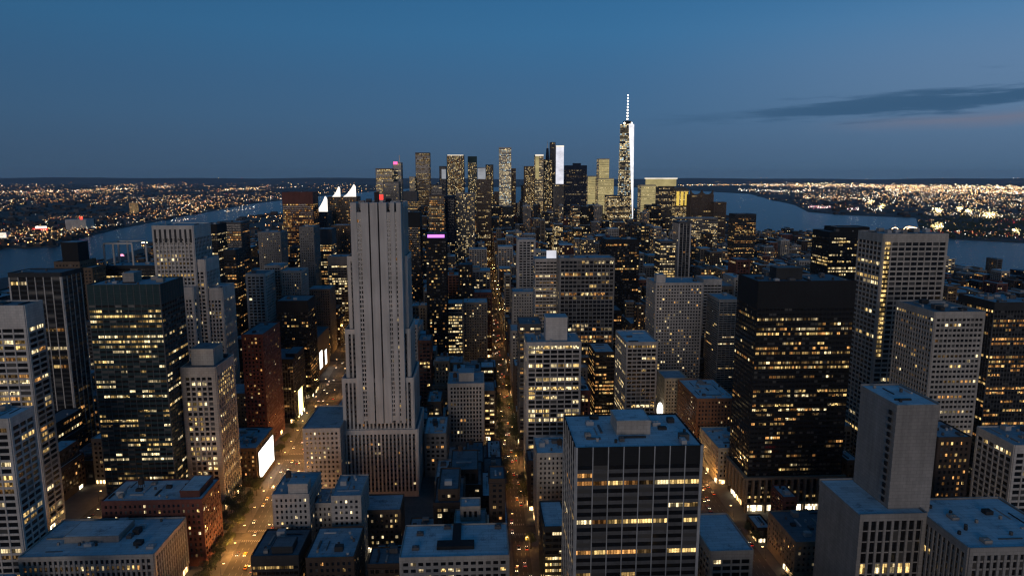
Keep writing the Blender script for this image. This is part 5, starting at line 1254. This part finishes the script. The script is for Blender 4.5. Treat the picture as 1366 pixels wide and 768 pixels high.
# Nishita twilight adds its faint colour
nk = NN('ShaderNodeTexSky'); nk.sky_type = 'NISHITA'; nk.sun_disc = False; nk.sun_elevation = math.radians(1.0); nk.sun_rotation = math.radians(200)
v4 = NN('ShaderNodeVectorMath', operation='SCALE'); L(nk.outputs[0], v4.inputs[0]); v4.inputs['Scale'].default_value = .004
v5 = NN('ShaderNodeVectorMath', operation='ADD'); L(v3.outputs[0], v5.inputs[0]); L(v4.outputs[0], v5.inputs[1])
# paler, greyer sky on the right
azr = math_('ARCTAN2', X, Yd); elr = math_('ARCSINE', Z)
mp_ = NN('ShaderNodeMapRange', interpolation_type='SMOOTHSTEP'); L(azr, mp_.inputs['Value']); mp_.inputs['From Min'].default_value = .12; mp_.inputs['From Max'].default_value = .75
tb_ = math_('DIVIDE', math_('SUBTRACT', elr, .13), .09); pl = math_('MULTIPLY', math_('POWER', 2.718, math_('MULTIPLY', math_('MULTIPLY', tb_, tb_), -1.0)), mp_.outputs[0])
vp = NN('ShaderNodeVectorMath', operation='SCALE'); vp.inputs[0].default_value = (.062, .055, .045); L(pl, vp.inputs['Scale'])
v6 = NN('ShaderNodeVectorMath', operation='ADD'); L(v5.outputs[0], v6.inputs[0]); L(vp.outputs[0], v6.inputs[1]); v5 = v6
# a long slate cloud bank low on the right, with a paler pinkish gap under it
az = math_('ARCTAN2', X, Yd); el = math_('ARCSINE', Z)
cmb = NN('ShaderNodeCombineXYZ'); L(math_('MULTIPLY', az, 5.5), cmb.inputs[0]); L(math_('MULTIPLY', el, 55.0), cmb.inputs[1])
nz = NN('ShaderNodeTexNoise', Scale=1.0, Detail=6.0, Roughness=.55); L(cmb.outputs[0], nz.inputs['Vector'])
nzv = math_('SUBTRACT', nz.outputs['Fac'], .5)
def bump_(x, c, wd):                     # smooth 0..1 bump about c
    t = math_('DIVIDE', math_('SUBTRACT', x, c), wd); return math_('POWER', 2.718, math_('MULTIPLY', math_('MULTIPLY', t, t), -1.0))
elc = math_('MULTIPLY_ADD', az, .040, .066)                  # the bank climbs to the right
d = math_('SUBTRACT', math_('ADD', el, math_('MULTIPLY', nzv, .020)), elc)
mr = NN('ShaderNodeMapRange', interpolation_type='SMOOTHSTEP'); L(az, mr.inputs['Value']); mr.inputs['From Min'].default_value = .13; mr.inputs['From Max'].default_value = .48
cmb2 = NN('ShaderNodeCombineXYZ'); L(math_('MULTIPLY', az, 7.0), cmb2.inputs[0]); L(math_('MULTIPLY', el, 95.0), cmb2.inputs[1]); cmb2.inputs[2].default_value = 3.3
nz2 = NN('ShaderNodeTexNoise', Scale=1.0, Detail=7.0, Roughness=.6, Distortion=.3); L(cmb2.outputs[0], nz2.inputs['Vector'])
raw = math_('ADD', math_('MULTIPLY', bump_(d, 0.0, .0125), mr.outputs[0]), math_('MULTIPLY', math_('SUBTRACT', nz2.outputs['Fac'], .5), 2.7))
ms = NN('ShaderNodeMapRange', interpolation_type='SMOOTHSTEP'); L(raw, ms.inputs['Value']); ms.inputs['From Min'].default_value = .26; ms.inputs['From Max'].default_value = .80
bank = math_('MULTIPLY', ms.outputs[0], math_('MULTIPLY', bump_(d, 0.0, .03), mr.outputs[0], clamp=True), clamp=True)
m1 = NN('ShaderNodeMix', data_type='RGBA'); L(bank, m1.inputs[0]); L(v5.outputs[0], m1.inputs[6]); m1.inputs[7].default_value = (.044, .112, .215, 1)
mr2 = NN('ShaderNodeMapRange', interpolation_type='SMOOTHSTEP'); L(az, mr2.inputs['Value']); mr2.inputs['From Min'].default_value = .42; mr2.inputs['From Max'].default_value = .64
gap = math_('MULTIPLY', bump_(math_('SUBTRACT', d, -.023), 0.0, .007), mr2.outputs[0])
m2 = NN('ShaderNodeMix', data_type='RGBA'); L(math_('MULTIPLY', gap, .75, clamp=True), m2.inputs[0]); L(m1.outputs[2], m2.inputs[6]); m2.inputs[7].default_value = (.175, .19, .265, 1)
L(m2.outputs[2], bg.inputs['Color']); bg.inputs['Strength'].default_value = .92
sun = bpy.data.lights.new('afterglow', 'SUN'); sun.energy = .86; sun.angle = math.radians(26); sun.color = (1, .86, .78)
so = bpy.data.objects.new('afterglow', sun); COL.objects.link(so); so.rotation_euler = (math.radians(84), 0, math.radians(-14))
HAZE = 1.0e-5
if HAZE:
    mb = MB(); mb.box(-47000, 47000, -4000, 47000, -6, 640); o = mb.obj('haze', 'ground'); o['kind'] = 'stuff'
    m, nt2, out2 = new_mat('haze'); pvn = nt2.nodes.new('ShaderNodeVolumePrincipled'); pvn.inputs['Color'].default_value = (.62, .78, 1, 1); pvn.inputs['Density'].default_value = HAZE; pvn.inputs['Anisotropy'].default_value = 0.0
    nt2.links.new(pvn.outputs[0], out2.inputs['Volume']); o.data.materials.clear(); o.data.materials.append(m)
# ------------------------------------------------------------------ camera and render settings
cd = bpy.data.cameras.new('camera'); cam = bpy.data.objects.new('camera', cd); COL.objects.link(cam); sc.camera = cam
cam.location = EYE; cd.sensor_width = 36; cd.lens = 36*FPX/PW; cd.clip_start = 1; cd.clip_end = 120000
cam.rotation_euler = (math.pi/2-PIT, 0, -YAW)
sc.view_settings.view_transform = 'Standard'; sc.view_settings.look = 'None'; sc.view_settings.exposure = 0; sc.view_settings.gamma = 1
cy_ = sc.cycles; cy_.use_denoising = True
try: cy_.denoiser = 'OPENIMAGEDENOISE'; cy_.denoising_prefilter = 'ACCURATE'
except Exception: pass
cy_.max_bounces = 4; cy_.diffuse_bounces = 2; cy_.glossy_bounces = 2; cy_.transmission_bounces = 1; cy_.volume_bounces = 0; cy_.transparent_max_bounces = 4
cy_.caustics_reflective = False; cy_.caustics_refractive = False; cy_.sample_clamp_indirect = 2.5; cy_.use_light_tree = True
sc.render.film_transparent = False; cy_.filter_width = 1.3
print('script', time.time()-T0, len(bpy.data.objects))
